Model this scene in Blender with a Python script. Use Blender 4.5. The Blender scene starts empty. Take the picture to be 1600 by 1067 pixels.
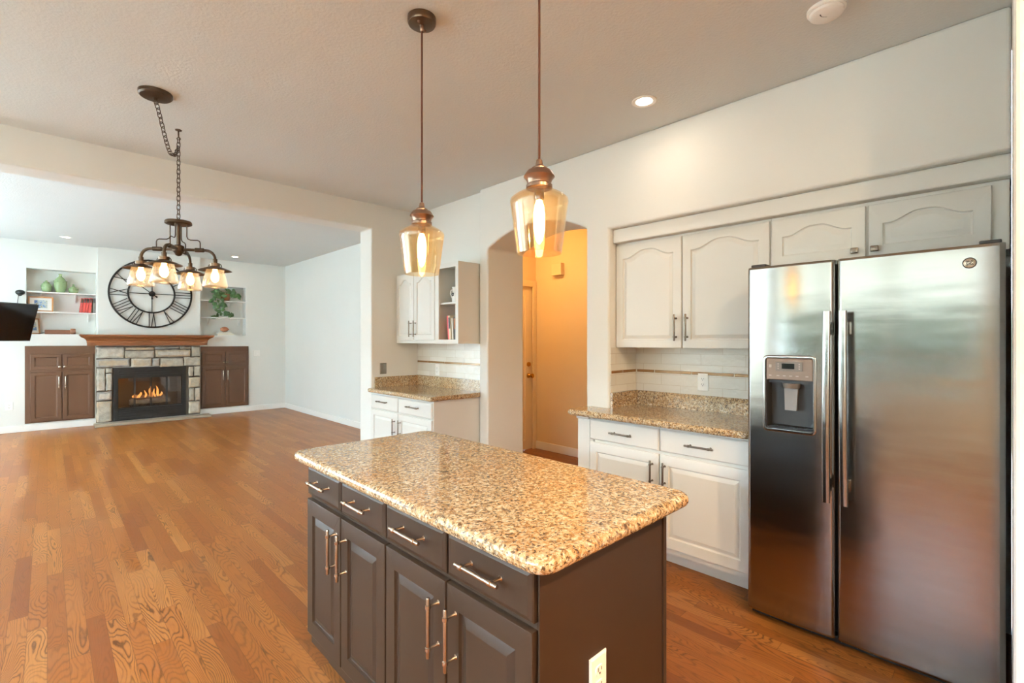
import bpy, bmesh, math, random
from mathutils import Vector, Matrix
random.seed(7)
PI = math.pi
SC = bpy.context.scene
C = SC.collection

# ------------------------------------------------------------------ camera, world, exposure
cam_d = bpy.data.cameras.new('camera')
cam = bpy.data.objects.new('camera', cam_d); C.objects.link(cam)
cam.location = (0, 0, 1.40)
cam.rotation_euler = (PI/2, 0, math.radians(-44.0))
cam_d.sensor_width = 36.0
cam_d.lens = 36.0*752/1600
cam_d.shift_y = -1.5/1600
cam_d.clip_start = 0.02
SC.camera = cam
vs = SC.view_settings
vs.view_transform = 'Standard'; vs.look = 'None'; vs.gamma = 1.0; vs.use_curve_mapping = False
vs.exposure = 0.3
SC.cycles.diffuse_bounces = 6
SC.cycles.glossy_bounces = 4
SC.cycles.transparent_max_bounces = 16
SC.cycles.sample_clamp_indirect = 6.0
SC.cycles.caustics_reflective = False
SC.cycles.caustics_refractive = False

SKY = 56.0            # daylight through the windows
BACK_FILL_W = 74.0  # each added warm lamp behind the camera
CAN_W = 2.0          # each recessed lamp, warm
BULB = 18.0          # filament bulbs
HALL_W = 108.0        # hall ceiling lamp


def lin(c):
    r = []
    for v in c[:3]:
        v = v/255.0
        r.append(v/12.92 if v <= 0.04045 else ((v+0.055)/1.055)**2.4)
    return (r[0], r[1], r[2], 1.0)


world = bpy.data.worlds.new('daylight'); SC.world = world
world.use_nodes = True
wn = world.node_tree; wn.nodes.clear()
w_tc = wn.nodes.new('ShaderNodeTexCoord')
w_sep = wn.nodes.new('ShaderNodeSeparateXYZ')
w_map = wn.nodes.new('ShaderNodeMapRange')
w_ramp = wn.nodes.new('ShaderNodeValToRGB')
w_bg = wn.nodes.new('ShaderNodeBackground')
w_out = wn.nodes.new('ShaderNodeOutputWorld')
wn.links.new(w_tc.outputs['Generated'], w_sep.inputs[0])
w_map.inputs['From Min'].default_value = -1; w_map.inputs['From Max'].default_value = 1
wn.links.new(w_sep.outputs['Z'], w_map.inputs['Value'])
wn.links.new(w_map.outputs[0], w_ramp.inputs['Fac'])
cr = w_ramp.color_ramp
cr.elements[0].position = 0.0; cr.elements[0].color = (0.50, 0.51, 0.52, 1)
cr.elements[1].position = 1.0; cr.elements[1].color = (0.59, 0.84, 1.12, 1)
for p_, c_ in ((0.38, (0.50, 0.51, 0.52, 1)), (0.42, (0.028, 0.027, 0.020, 1)), (0.50, (0.022, 0.026, 0.020, 1)), (0.522, (0.034, 0.040, 0.036, 1)),
               (0.542, (0.60, 0.77, 0.96, 1)), (0.60, (0.75, 0.95, 1.15, 1))):
    e_ = cr.elements.new(p_); e_.color = c_
w_bg.inputs['Strength'].default_value = SKY
wn.links.new(w_ramp.outputs[0], w_bg.inputs['Color'])
wn.links.new(w_bg.outputs[0], w_out.inputs[0])


# ------------------------------------------------------------------ node helper
class NT:
    def __init__(s, name):
        s.m = bpy.data.materials.new(name); s.m.use_nodes = True
        s.t = s.m.node_tree; s.t.nodes.clear()
        s.out = s.new('ShaderNodeOutputMaterial')

    def new(s, k): return s.t.nodes.new(k)

    def put(s, sock, v):
        if hasattr(v, 'links') or isinstance(v, bpy.types.NodeSocket): s.t.links.new(v, sock)
        elif v is not None:
            try: sock.default_value = v
            except Exception: sock.default_value = (v, v, v)

    def math(s, op, a, b=None, c=None, clamp=False):
        n = s.new('ShaderNodeMath'); n.operation = op; n.use_clamp = clamp
        s.put(n.inputs[0], a)
        if b is not None: s.put(n.inputs[1], b)
        if c is not None: s.put(n.inputs[2], c)
        return n.outputs[0]

    def obj(s): return s.new('ShaderNodeTexCoord').outputs['Object']

    def sep(s, v):
        n = s.new('ShaderNodeSeparateXYZ'); s.put(n.inputs[0], v); return n.outputs

    def comb(s, x, y, z):
        n = s.new('ShaderNodeCombineXYZ')
        for i, v in enumerate((x, y, z)): s.put(n.inputs[i], v)
        return n.outputs[0]

    def mapping(s, v, scale):
        n = s.new('ShaderNodeMapping'); s.put(n.inputs['Vector'], v); n.inputs['Scale'].default_value = scale
        return n.outputs[0]

    def noise(s, v, scale, detail=2.0, rough=0.5, dist=0.0, col=False):
        n = s.new('ShaderNodeTexNoise'); s.put(n.inputs['Vector'], v)
        n.inputs['Scale'].default_value = scale; n.inputs['Detail'].default_value = detail
        n.inputs['Roughness'].default_value = rough; n.inputs['Distortion'].default_value = dist
        return n.outputs['Color' if col else 'Fac']

    def white(s, v):
        n = s.new('ShaderNodeTexWhiteNoise'); n.noise_dimensions = '3D'; s.put(n.inputs['Vector'], v)
        return n.outputs

    def vor(s, v, scale, feature='F1', out='Distance'):
        n = s.new('ShaderNodeTexVoronoi'); n.feature = feature; s.put(n.inputs['Vector'], v)
        n.inputs['Scale'].default_value = scale
        return n.outputs[out]

    def ramp(s, f, stops, mode='LINEAR'):
        n = s.new('ShaderNodeValToRGB'); s.put(n.inputs['Fac'], f); r = n.color_ramp; r.interpolation = mode
        r.elements[0].position, r.elements[0].color = stops[0]
        r.elements[1].position, r.elements[1].color = stops[-1]
        for p, c in stops[1:-1]:
            e = r.elements.new(p); e.color = c
        return n.outputs['Color']

    def mix(s, f, a, b, mode='MIX'):
        n = s.new('ShaderNodeMix'); n.data_type = 'RGBA'; n.blend_type = mode
        s.put(n.inputs[0], f); s.put(n.inputs[6], a); s.put(n.inputs[7], b)
        return n.outputs[2]

    def bump(s, h, strength, dist=0.01):
        n = s.new('ShaderNodeBump'); n.inputs['Strength'].default_value = strength
        n.inputs['Distance'].default_value = dist; s.put(n.inputs['Height'], h)
        return n.outputs[0]

    def principled(s, color, rough=0.5, metal=0.0, normal=None, spec=0.5, coat=0.0, aniso=0.0, emit=None, estr=0.0):
        n = s.new('ShaderNodeBsdfPrincipled')
        s.put(n.inputs['Base Color'], color); s.put(n.inputs['Roughness'], rough)
        n.inputs['Metallic'].default_value = metal; n.inputs['Specular IOR Level'].default_value = spec
        n.inputs['Coat Weight'].default_value = coat; n.inputs['Coat Roughness'].default_value = 0.08
        n.inputs['Anisotropic'].default_value = aniso
        if normal is not None: s.put(n.inputs['Normal'], normal)
        if emit is not None:
            s.put(n.inputs['Emission Color'], emit); n.inputs['Emission Strength'].default_value = estr
        s.t.links.new(n.outputs[0], s.out.inputs[0])
        return n


def P(name, col, rough=0.5, metal=0.0, var=0.05, ns=6.0, bump=0.0, bs=120.0, spec=0.5, coat=0.0, aniso=0.0, bd=0.004):
    t = NT(name); v = t.obj(); c = lin(col)
    n = t.noise(v, ns, 3.0)
    d = tuple(max(0, x*(1-var)) for x in c[:3])+(1,); u = tuple(min(1, x*(1+var)) for x in c[:3])+(1,)
    base = t.mix(n, d, u)
    nm = t.bump(t.noise(v, bs, 3.0), bump, bd) if bump else None
    t.principled(base, rough, metal, nm, spec, coat, aniso)
    return t.m


def emis(name, col, strength, var=0.04):
    t = NT(name); n = t.noise(t.obj(), 20, 2); c = lin(col)
    b = t.mix(n, tuple(x*(1-var) for x in c[:3])+(1,), c)
    e = t.new('ShaderNodeEmission'); t.put(e.inputs[0], b); e.inputs[1].default_value = strength
    t.t.links.new(e.outputs[0], t.out.inputs[0]); return t.m


def glass(name, tint, refl=0.5, base=0.06, rough=0.03, haze=0.0):
    t = NT(name)
    tr = t.new('ShaderNodeBsdfTransparent')
    n = t.noise(t.mapping(t.obj(), (6, 6, 2)), 3.0, 2)
    c = lin(tint); tr_c = t.mix(n, tuple(x*0.95 for x in c[:3])+(1,), c); t.put(tr.inputs[0], tr_c)
    gl = t.new('ShaderNodeBsdfGlossy'); gl.inputs['Color'].default_value = (1, 1, 1, 1); gl.inputs['Roughness'].default_value = rough
    lw = t.new('ShaderNodeLayerWeight'); lw.inputs[0].default_value = 0.35
    f = t.math('MULTIPLY_ADD', lw.outputs['Facing'], refl, base, clamp=True)
    mx = t.new('ShaderNodeMixShader'); t.put(mx.inputs[0], f)
    t.t.links.new(tr.outputs[0], mx.inputs[1]); t.t.links.new(gl.outputs[0], mx.inputs[2])
    last = mx.outputs[0]
    if haze:
        ts = t.new('ShaderNodeBsdfTranslucent'); t.put(ts.inputs[0], tr_c)
        m2 = t.new('ShaderNodeMixShader'); m2.inputs[0].default_value = haze
        t.t.links.new(last, m2.inputs[1]); t.t.links.new(ts.outputs[0], m2.inputs[2]); last = m2.outputs[0]
    t.t.links.new(last, t.out.inputs[0]); return t.m


def mat_floor():
    t = NT('oak_floor'); v = t.obj(); x, y, z = t.sep(v)
    W, L = 0.070, 0.95
    xr = t.math('DIVIDE', x, W); row = t.math('FLOOR', xr); fx = t.math('FRACT', xr)
    r1 = t.white(t.comb(row, 3.7, 1.1))[0]
    yl = t.math('ADD', t.math('DIVIDE', y, L), t.math('MULTIPLY', r1, 7.0))
    pid = t.math('FLOOR', yl); fy = t.math('FRACT', yl)
    rv, rc = t.white(t.comb(row, pid, 5.3))
    rx, ry, rz = t.sep(rc)
    # cathedral grain: contour lines of a stretched noise, different in every board
    gx = t.math('ADD', x, t.math('MULTIPLY', rx, 37.0)); gy = t.math('ADD', y, t.math('MULTIPLY', ry, 53.0))
    wig = t.noise(t.comb(t.math('MULTIPLY', gx, 60.0), t.math('MULTIPLY', gy, 14.0), rz), 1.0, 2.0, 0.5)
    gv = t.comb(t.math('MULTIPLY', gx, 8.0), t.math('MULTIPLY', gy, 1.3), t.math('MULTIPLY', rz, 9.0))
    g = t.math('MULTIPLY_ADD', wig, 0.022, t.noise(gv, 1.0, 1.5, 0.4, 0.2))
    rings = t.math('SINE', t.math('MULTIPLY', g, t.math('MULTIPLY_ADD', rz, 140.0, 150.0)))
    lines = t.math('POWER', t.math('MULTIPLY_ADD', rings, 0.5, 0.5), 4.0)
    fine = t.noise(t.comb(t.math('MULTIPLY', gx, 260.0), t.math('MULTIPLY', gy, 6.0), rz), 1.0, 3.0, 0.6)
    patch = t.ramp(t.noise(t.comb(t.math('MULTIPLY', gx, 5.0), t.math('MULTIPLY', gy, 1.6), 3.0), 1.0, 2.0), [(0.35, (0.25, 0.25, 0.25, 1)), (0.60, (1, 1, 1, 1))])
    amt = t.math('MULTIPLY', t.math('MULTIPLY_ADD', rx, 0.68, 0.32), patch)
    base = t.ramp(rv, [(0.0, lin((116, 62, 25))), (0.2, lin((130, 74, 29))), (0.7, lin((141, 83, 35))), (1.0, lin((156, 100, 49)))])
    dark = t.mix(0.92, base, lin((66, 34, 15)))
    c = t.mix(t.math('MULTIPLY', lines, amt), base, dark)
    c = t.mix(t.math('MULTIPLY', t.ramp(fine, [(0.45, (0, 0, 0, 1)), (0.75, (1, 1, 1, 1))]), 0.22), c, dark)
    wear = t.noise(v, 1.6, 3.0)
    c = t.mix(t.ramp(wear, [(0.55, (0, 0, 0, 1)), (0.85, (0.16, 0.16, 0.16, 1))]), c, lin((150, 122, 92)))
    gapx = t.math('LESS_THAN', t.math('ABSOLUTE', t.math('SUBTRACT', fx, 0.5)), 0.486)
    gapy = t.math('LESS_THAN', t.math('ABSOLUTE', t.math('SUBTRACT', fy, 0.5)), 0.4985)
    solid = t.math('MULTIPLY', gapx, gapy)
    c = t.mix(solid, t.mix(0.55, c, lin((70, 40, 20))), c)
    rough = t.math('MULTIPLY_ADD', wear, 0.06, 0.285)
    nm = t.bump(solid, 0.06, 0.002)
    t.principled(c, rough, 0.0, nm, 0.16)
    return t.m


def mat_granite():
    t = NT('granite'); v = t.obj()
    w = t.noise(v, 22.0, 2.0, 0.5, 0.0, True)
    vv = t.new('ShaderNodeVectorMath'); vv.operation = 'MULTIPLY_ADD'
    t.put(vv.inputs[0], w); vv.inputs[1].default_value = (0.03, 0.03, 0.03); t.put(vv.inputs[2], v); d = vv.outputs[0]
    big = t.noise(v, 6.0, 3.0, 0.6)
    c1 = t.sep(t.vor(d, 120.0, 'F1', 'Color'))[0]; c2 = t.noise(d, 60.0, 4.0, 0.7)
    f = t.math('MULTIPLY_ADD', c1, 0.55, t.math('MULTIPLY_ADD', c2, 1.9, -0.72))
    base = t.ramp(f, [(0.0, lin((80, 62, 46))), (0.22, lin((136, 106, 72))), (0.45, lin((172, 141, 101))), (0.68, lin((194, 171, 136))), (1.0, lin((216, 205, 184)))])
    gold = t.ramp(big, [(0.46, (0, 0, 0, 1)), (0.66, (0.6, 0.6, 0.6, 1))])
    base = t.mix(gold, base, t.mix(0.55, base, lin((176, 116, 54))))
    sp = t.noise(d, 105.0, 3.0, 0.65)
    dk = t.ramp(sp, [(0.0, (1, 1, 1, 1)), (0.405, (1, 1, 1, 1)), (0.45, (0, 0, 0, 1)), (1.0, (0, 0, 0, 1))])
    base = t.mix(t.math('MULTIPLY', dk, 0.85), base, lin((52, 38, 30)))
    sp2 = t.noise(d, 70.0, 2.0, 0.5)
    gy = t.ramp(sp2, [(0.60, (0, 0, 0, 1)), (0.68, (1, 1, 1, 1))])
    base = t.mix(t.math('MULTIPLY', gy, 0.6), base, lin((128, 116, 102)))
    fl = t.noise(v, 180.0, 2.0)
    lt = t.ramp(fl, [(0.62, (0, 0, 0, 1)), (0.70, (1, 1, 1, 1))])
    base = t.mix(t.math('MULTIPLY', lt, 0.55), base, lin((226, 216, 196)))
    t.principled(base, 0.09, 0.0, None, 0.55)
    return t.m


def mat_stone():
    t = NT('field_stone'); v = t.obj()
    g = t.new('ShaderNodeNewGeometry'); r = g.outputs['Random Per Island']
    base = t.ramp(r, [(0.0, lin((178, 168, 152))), (0.25, lin((192, 182, 164))), (0.5, lin((184, 162, 134))), (0.7, lin((204, 196, 180))), (1.0, lin((166, 160, 152)))])
    n = t.noise(v, 14.0, 5.0, 0.65)
    base = t.mix(t.ramp(n, [(0.35, (1, 1, 1, 1)), (0.62, (0, 0, 0, 1))]), base, t.mix(0.55, base, lin((140, 130, 118))))
    n2 = t.noise(v, 6.0, 2.0)
    base = t.mix(t.ramp(n2, [(0.55, (0, 0, 0, 1)), (0.75, (0.6, 0.6, 0.6, 1))]), base, lin((190, 158, 120)))
    t.principled(base, 0.85, 0, t.bump(t.noise(v, 40.0, 5.0, 0.7), 0.7, 0.02), 0.3)
    return t.m


def mat_tile(axis):
    t = NT('subway_tile_'+axis); v = t.obj(); x, y, z = t.sep(v)
    u = y if axis == 'y' else x
    W, H = 0.30, 0.077
    zz = t.math('DIVIDE', t.math('ADD', z, 0.005), H); row = t.math('FLOOR', zz)
    off = t.math('MULTIPLY', t.math('MODULO', row, 2.0), 0.5)
    uu = t.math('ADD', t.math('DIVIDE', u, W), off)
    gu = t.math('LESS_THAN', t.math('ABSOLUTE', t.math('SUBTRACT', t.math('FRACT', uu), 0.5)), 0.493)
    gz = t.math('LESS_THAN', t.math('ABSOLUTE', t.math('SUBTRACT', t.math('FRACT', zz), 0.5)), 0.475)
    s = t.math('MULTIPLY', gu, gz)
    rv = t.white(t.comb(t.math('FLOOR', uu), row, 2.2))[0]
    c = t.mix(rv, lin((212, 206, 194)), lin((224, 220, 210)))
    c = t.mix(s, lin((200, 190, 174)), c)
    h = t.math('ADD', s, t.math('MULTIPLY', t.noise(v, 16.0, 2.0), 1.3))
    t.principled(c, 0.12, 0, t.bump(h, 0.35, 0.006), 0.5)
    return t.m


def mat_steel():
    t = NT('brushed_stainless'); v = t.obj()
    n = t.noise(t.mapping(v, (1, 3, 900)), 1.0, 2.0)
    c = t.mix(n, lin((152, 149, 144)), lin((164, 161, 156)))
    big = t.noise(t.mapping(v, (0.6, 0.9, 3.2)), 2.2, 2.0)
    h = t.math('ADD', t.math('MULTIPLY', n, 0.02), big)
    rough = t.math('MULTIPLY_ADD', n, 0.04, 0.15)
    p = t.principled(c, rough, 1.0, t.bump(h, 0.05, 0.05), 0.5, 0, 0.3)
    p.inputs['Anisotropic Rotation'].default_value = 0.25
    tg = t.new('ShaderNodeTangent'); tg.direction_type = 'RADIAL'; tg.axis = 'Z'
    t.put(p.inputs['Tangent'], tg.outputs[0])
    return t.m


def mat_wood(name, c1, c2, rough=0.35, axis=(14, 14, 1.2), bump=0.05):
    t = NT(name); v = t.obj()
    n = t.noise(t.mapping(v, axis), 3.0, 4.0, 0.6, 0.6)
    t.principled(t.mix(n, lin(c1), lin(c2)), rough, 0, t.bump(n, bump, 0.003), 0.4)
    return t.m


M = {}
M['floor'] = mat_floor()
M['granite'] = mat_granite()
M['stone'] = mat_stone()
M['tile_y'] = mat_tile('y'); M['tile_x'] = mat_tile('x')
M['steel'] = mat_steel()
M['wall'] = P('wall_paint', (221, 220, 214), 0.75, 0, 0.015, 3, 0.10, 90, 0.3)
M['wall_cool'] = P('living_wall_paint', (224, 224, 218), 0.75, 0, 0.015, 3, 0.08, 90, 0.3)
M['wall_hall'] = P('hall_wall_paint', (224, 199, 158), 0.75, 0, 0.02, 3, 0.08, 90, 0.3)
M['ceiling'] = P('ceiling_paint', (214, 217, 215), 0.85, 0, 0.02, 3, 0.5, 70, 0.2)
M['wall_back'] = P('back_wall_paint', (206, 168, 124), 0.75, 0, 0.02, 3, 0.08, 90, 0.3)  # unseen wall, tan picked to bounce warm light forward
M['beige_trim'] = P('beige_trim_paint', (228, 206, 168), 0.45, 0, 0.01)
M['white_trim'] = P('white_trim', (238, 237, 232), 0.4, 0, 0.01)
M['white_cab'] = P('white_cabinet_paint', (216, 214, 207), 0.38, 0, 0.012)
M['white_shelf'] = P('white_shelf_paint', (238, 237, 233), 0.4, 0, 0.01)
M['island'] = P('grey_brown_cabinet_paint', (54, 38, 26), 0.42, 0, 0.03, spec=0.35)
M['brown_cab'] = P('chocolate_cabinet_paint', (80, 50, 29), 0.38, 0, 0.05)
M['mantel'] = mat_wood('stained_mantel_wood', (98, 56, 30), (122, 72, 40), 0.35, (1.5, 14, 14))
M['nickel'] = P('satin_nickel', (186, 174, 160), 0.26, 1.0, 0.03)
M['pewter'] = P('dark_pewter', (128, 118, 106), 0.33, 1.0, 0.03)
M['brass'] = P('brass', (200, 150, 70), 0.25, 1.0, 0.03)
M['bronze'] = P('oil_rubbed_bronze', (78, 62, 48), 0.42, 0.75, 0.12, 30)
M['copper'] = P('antique_copper', (150, 122, 104), 0.32, 1.0, 0.10, 25)
M['copper_dark'] = P('dark_copper', (104, 84, 68), 0.30, 1.0, 0.10, 25)
M['cord'] = P('brown_fabric_cord', (84, 46, 28), 0.8, 0, 0.1, 200)
M['black_iron'] = P('black_iron', (38, 33, 29), 0.6, 0.3, 0.1, 30)
M['black'] = P('black_enamel', (22, 21, 20), 0.45, 0, 0.1)
M['black_gloss'] = P('black_screen', (14, 14, 15), 0.08, 0, 0.05)
M['dark_plastic'] = P('dark_grey_plastic', (52, 50, 48), 0.4, 0, 0.05)
M['grey_plastic'] = P('grey_plastic', (120, 112, 104), 0.35, 0, 0.04)
M['button_grey'] = P('button_grey', (176, 164, 152), 0.4, 0, 0.03)
M['bisque'] = P('dispenser_face', (128, 110, 96), 0.35, 0.2, 0.03)
M['outlet'] = P('white_plastic', (236, 234, 228), 0.35, 0, 0.01)
M['slot'] = P('dark_slot', (40, 36, 32), 0.6, 0, 0.05)
M['steel_plate'] = P('steel_plate', (150, 146, 138), 0.35, 1.0, 0.08, 60)
M['glaze'] = P('celadon_glaze', (138, 156, 112), 0.2, 0, 0.16, 22, 0.15, 30)
M['tile_band'] = P('bronze_glass_band', (142, 104, 62), 0.2, 0.2, 0.14, 18)
M['amber_glass'] = glass('amber_glass', (255, 243, 222), 0.42, 0.06, 0.04, 0.02)
M['clear_glass'] = glass('clear_glass', (253, 246, 236), 0.45, 0.07, 0.14, 0.05)
M['fire_glass'] = glass('fireplace_glass', (236, 236, 236), 0.25, 0.06, 0.02)
M['pane_glass'] = glass('window_glass', (250, 252, 252), 0.2, 0.03, 0.01)
M['bulb'] = emis('glowing_bulb', (255, 206, 140), BULB)
M['lens'] = emis('lamp_lens', (255, 240, 214), 14.0)
M['flame'] = emis('fire_flame', (255, 160, 80), 2.6, 0.5)
M['ember_log'] = P('charred_log', (170, 152, 130), 0.9, 0, 0.35, 18, 0.8, 30)
M['firebox'] = P('firebox_lining', (130, 106, 82), 0.9, 0, 0.15, 8, 0.3, 30)
M['mortar'] = P('mortar', (98, 88, 76), 0.95, 0, 0.1, 20, 0.3, 60)
M['slab'] = P('sandstone_slab', (150, 132, 112), 0.8, 0, 0.14, 9, 0.4, 40)
M['leaf'] = P('green_leaf', (62, 92, 44), 0.45, 0, 0.35, 14)
M['stem'] = P('plant_stem', (92, 104, 58), 0.6, 0, 0.1)
M['terracotta'] = P('woven_pot', (132, 84, 52), 0.8, 0, 0.25, 40, 0.4, 80)
M['saucer'] = P('pot_saucer', (96, 54, 36), 0.5, 0, 0.1)
M['paper'] = P('book_pages', (228, 220, 200), 0.8, 0, 0.05, 60)
M['shell'] = P('copper_shell', (166, 112, 82), 0.4, 0.4, 0.25, 30, 0.4, 60)
M['oak_frame'] = mat_wood('picture_frame_wood', (148, 98, 56), (176, 124, 76), 0.4)
M['leather'] = mat_wood('brown_wood_box', (96, 56, 36), (122, 76, 50), 0.5, (2, 10, 10))


def mat_print():
    t = NT('watercolour_print'); v = t.obj()
    n = t.noise(v, 22.0, 3.0)
    c = t.ramp(n, [(0.3, lin((70, 96, 150))), (0.45, lin((120, 150, 190))), (0.55, lin((200, 206, 200))), (0.7, lin((150, 140, 100)))])
    t.principled(c, 0.6); return t.m


M['print'] = mat_print()

# ------------------------------------------------------------------ object helpers
WL = {}


def obj(name, bm, m, parent=None, smooth=None, bevel=0.0, recalc=True, flat_big=True):
    if recalc: bmesh.ops.recalc_face_normals(bm, faces=bm.faces[:])
    me = bpy.data.meshes.new(name); bm.to_mesh(me); bm.free()
    o = bpy.data.objects.new(name, me); C.objects.link(o)
    if isinstance(m, str): m = M[m]
    me.materials.append(m)
    if parent is not None:
        p = Vector(WL.get(parent.name, (0, 0, 0)))
        me.transform(Matrix.Translation(-p)); o.parent = parent; WL[o.name] = tuple(p)
    if smooth is not None:
        for f in me.polygons: f.use_smooth = True
        try: me.set_sharp_from_angle(angle=math.radians(smooth))
        except Exception: pass
    if smooth is not None and flat_big:
        for f in me.polygons:
            if f.area > 0.008: f.use_smooth = False
    if bevel:
        b = o.modifiers.new('edge', 'BEVEL'); b.width = bevel; b.segments = 2; b.limit_method = 'ANGLE'; b.angle_limit = math.radians(40)
    return o


def tag(o, label, cat, group=None):
    o['label'] = label; o['category'] = cat
    if group: o['group'] = group
    return o


def thing(name, loc, label, cat, group=None):
    o = bpy.data.objects.new(name, None); C.objects.link(o); o.location = loc; o.empty_display_size = 0.05
    WL[o.name] = tuple(loc)
    return tag(o, label, cat, group)


def struct(name, bm, m, parent=None, **k):
    o = obj(name, bm, m, parent, **k)
    if parent is None: o['kind'] = 'structure'
    return o


def B(): return bmesh.new()


def box(bm, x0, x1, y0, y1, z0, z1, bev=0.0, seg=2):
    r = bmesh.ops.create_cube(bm, size=1.0)
    vs_ = r['verts']
    for v in vs_:
        v.co = Vector(((x0+x1)/2+v.co.x*(x1-x0), (y0+y1)/2+v.co.y*(y1-y0), (z0+z1)/2+v.co.z*(z1-z0)))
    if bev:
        ed = list({e for v in vs_ for e in v.link_edges})
        bmesh.ops.bevel(bm, geom=ed, offset=bev, segments=seg, affect='EDGES', profile=0.5)
    return bm


def bridge(bm, loops, cap0=True, cap1=True, closed=True):
    rows = [[bm.verts.new(p) for p in L] for L in loops]
    n = len(rows[0])
    for a, b in zip(rows, rows[1:]):
        for i in range(n if closed else n-1):
            j = (i+1) % n
            try: bm.faces.new((a[i], a[j], b[j], b[i]))
            except ValueError: pass
    if cap0: bm.faces.new(list(reversed(rows[0])))
    if cap1: bm.faces.new(rows[-1])
    return bm


def prism(bm, pts, fn, a0, a1):
    """extrude a 2-D outline: fn(p, q, a) gives the point"""
    return bridge(bm, [[fn(p, q, a0) for p, q in pts], [fn(p, q, a1) for p, q in pts]])


def lathe(bm, prof, c, seg=32, axis=2, close=False):
    loops = []
    for r, h in prof:
        L = []
        for i in range(seg):
            a = 2*PI*i/seg; u, w = r*math.cos(a), r*math.sin(a)
            p = [0, 0, 0]; p[axis] = h; p[(axis+1) % 3] = u; p[(axis+2) % 3] = w
            L.append(Vector(p)+Vector(c))
        loops.append(L)
    if close: loops.append(loops[0]); 
    if close:
        rows = [[bm.verts.new(p) for p in L] for L in loops[:-1]]
        m_ = len(rows)
        for k in range(m_):
            a, b = rows[k], rows[(k+1) % m_]
            for i in range(seg):
                j = (i+1) % seg; bm.faces.new((a[i], a[j], b[j], b[i]))
        return bm
    return bridge(bm, loops)


def tube(bm, pts, r, seg=8, cyclic=False, caps=True):
    pts = [Vector(p) for p in pts]; n = len(pts)
    rad = r if isinstance(r, (list, tuple)) else [r]*n
    def tan(i):
        if cyclic: return (pts[(i+1) % n]-pts[(i-1) % n]).normalized()
        return (pts[min(i+1, n-1)]-pts[max(i-1, 0)]).normalized()
    t0 = tan(0); up = Vector((0, 0, 1)) if abs(t0.z) < 0.9 else Vector((1, 0, 0))
    nrm = (up-t0*up.dot(t0)).normalized()
    loops = []
    for i in range(n):
        t = tan(i); nrm = (nrm-t*nrm.dot(t)).normalized(); bn = t.cross(nrm)
        loops.append([pts[i]+(nrm*math.cos(2*PI*k/seg)+bn*math.sin(2*PI*k/seg))*rad[i] for k in range(seg)])
    if cyclic:
        rows = [[bm.verts.new(p) for p in L] for L in loops]
        for k in range(n):
            a, b = rows[k], rows[(k+1) % n]
            for i in range(seg):
                j = (i+1) % seg; bm.faces.new((a[i], a[j], b[j], b[i]))
        return bm
    return bridge(bm, loops, caps, caps)


def ball(bm, c, r, seg=16, rings=10, sc=(1, 1, 1)):
    m_ = Matrix.Translation(Vector(c)) @ Matrix.Diagonal((r*sc[0], r*sc[1], r*sc[2], 1))
    bmesh.ops.create_uvsphere(bm, u_segments=seg, v_segments=rings, radius=1.0, matrix=m_)
    return bm


def disc(bm, c, r, h, seg=24, axis=2): return lathe(bm, [(r, 0), (r, h)], c, seg, axis)


class F:
    """a face of something: u to the right, v up, n out of it"""
    def __init__(s, o, u, v, n): s.o, s.u, s.v, s.n = map(Vector, (o, u, v, n))
    def p(s, a, b, c=0.0): return s.o+s.u*a+s.v*b+s.n*c
    def box(s, bm, a0, a1, b0, b1, c0, c1, bev=0.0):
        A, Bp = s.p(a0, b0, c0), s.p(a1, b1, c1)
        return box(bm, min(A.x, Bp.x), max(A.x, Bp.x), min(A.y, Bp.y), max(A.y, Bp.y), min(A.z, Bp.z), max(A.z, Bp.z), bev)


def west(x): return F((x, 0, 0), (0, -1, 0), (0, 0, 1), (-1, 0, 0))     # looks towards -X; u = -Y
def south(y): return F((0, y, 0), (1, 0, 0), (0, 0, 1), (0, -1, 0))     # looks towards -Y; u = X


def panel_door(bm, f, a0, a1, b0, b1, t=0.020, stile=0.055, top=None, bot=None, arch=0.0, style='raised'):
    top = stile if top is None else top; bot = stile if bot is None else bot
    N = 20
    def loop(i, n, kind, st=0.0):
        if kind == 'rect':
            l, r, d, u = a0+i, a1-i, b0+i, b1-i
        else:
            l, r, d, u = a0+stile+i, a1-stile-i, b0+bot+i, b1-top-i
        pts = [(l, d), (r, d)]
        for k in range(N+1):
            s_ = 1-k/N; x = l+(r-l)*s_; h = 0.0
            if arch and kind != 'rect':
                q = abs(s_-0.5)*2
                h = arch*(0.5+0.5*math.cos(PI*min(1, max(0, (q-0.12)/0.76)))) - arch
            pts.append((x, u+h))
        return [f.p(x, y, n) for x, y in pts]
    L = [loop(0, 0, 'rect'), loop(0, t-0.004, 'rect'), loop(0.0015, t-0.001, 'rect'), loop(0.005, t, 'rect'), loop(0, t, 'in')]
    if style == 'raised':
        L += [loop(0.003, t-0.008, 'in'), loop(0.008, t-0.010, 'in'), loop(0.030, t-0.0015, 'in'), loop(0.033, t-0.001, 'in')]
    else:
        L += [loop(0.004, t-0.003, 'in'), loop(0.010, t-0.004, 'in'), loop(0.014, t-0.010, 'in')]
    return bridge(bm, L)


def slab_front(bm, f, a0, a1, b0, b1, t=0.020, e=0.012):
    def r(i, n): return [f.p(a0+i, b0+i, n), f.p(a1-i, b0+i, n), f.p(a1-i, b1-i, n), f.p(a0+i, b1-i, n)]
    return bridge(bm, [r(0, 0), r(0, t-0.007), r(0.003, t-0.004), r(e, t-0.001), r(e+0.002, t)])


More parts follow.
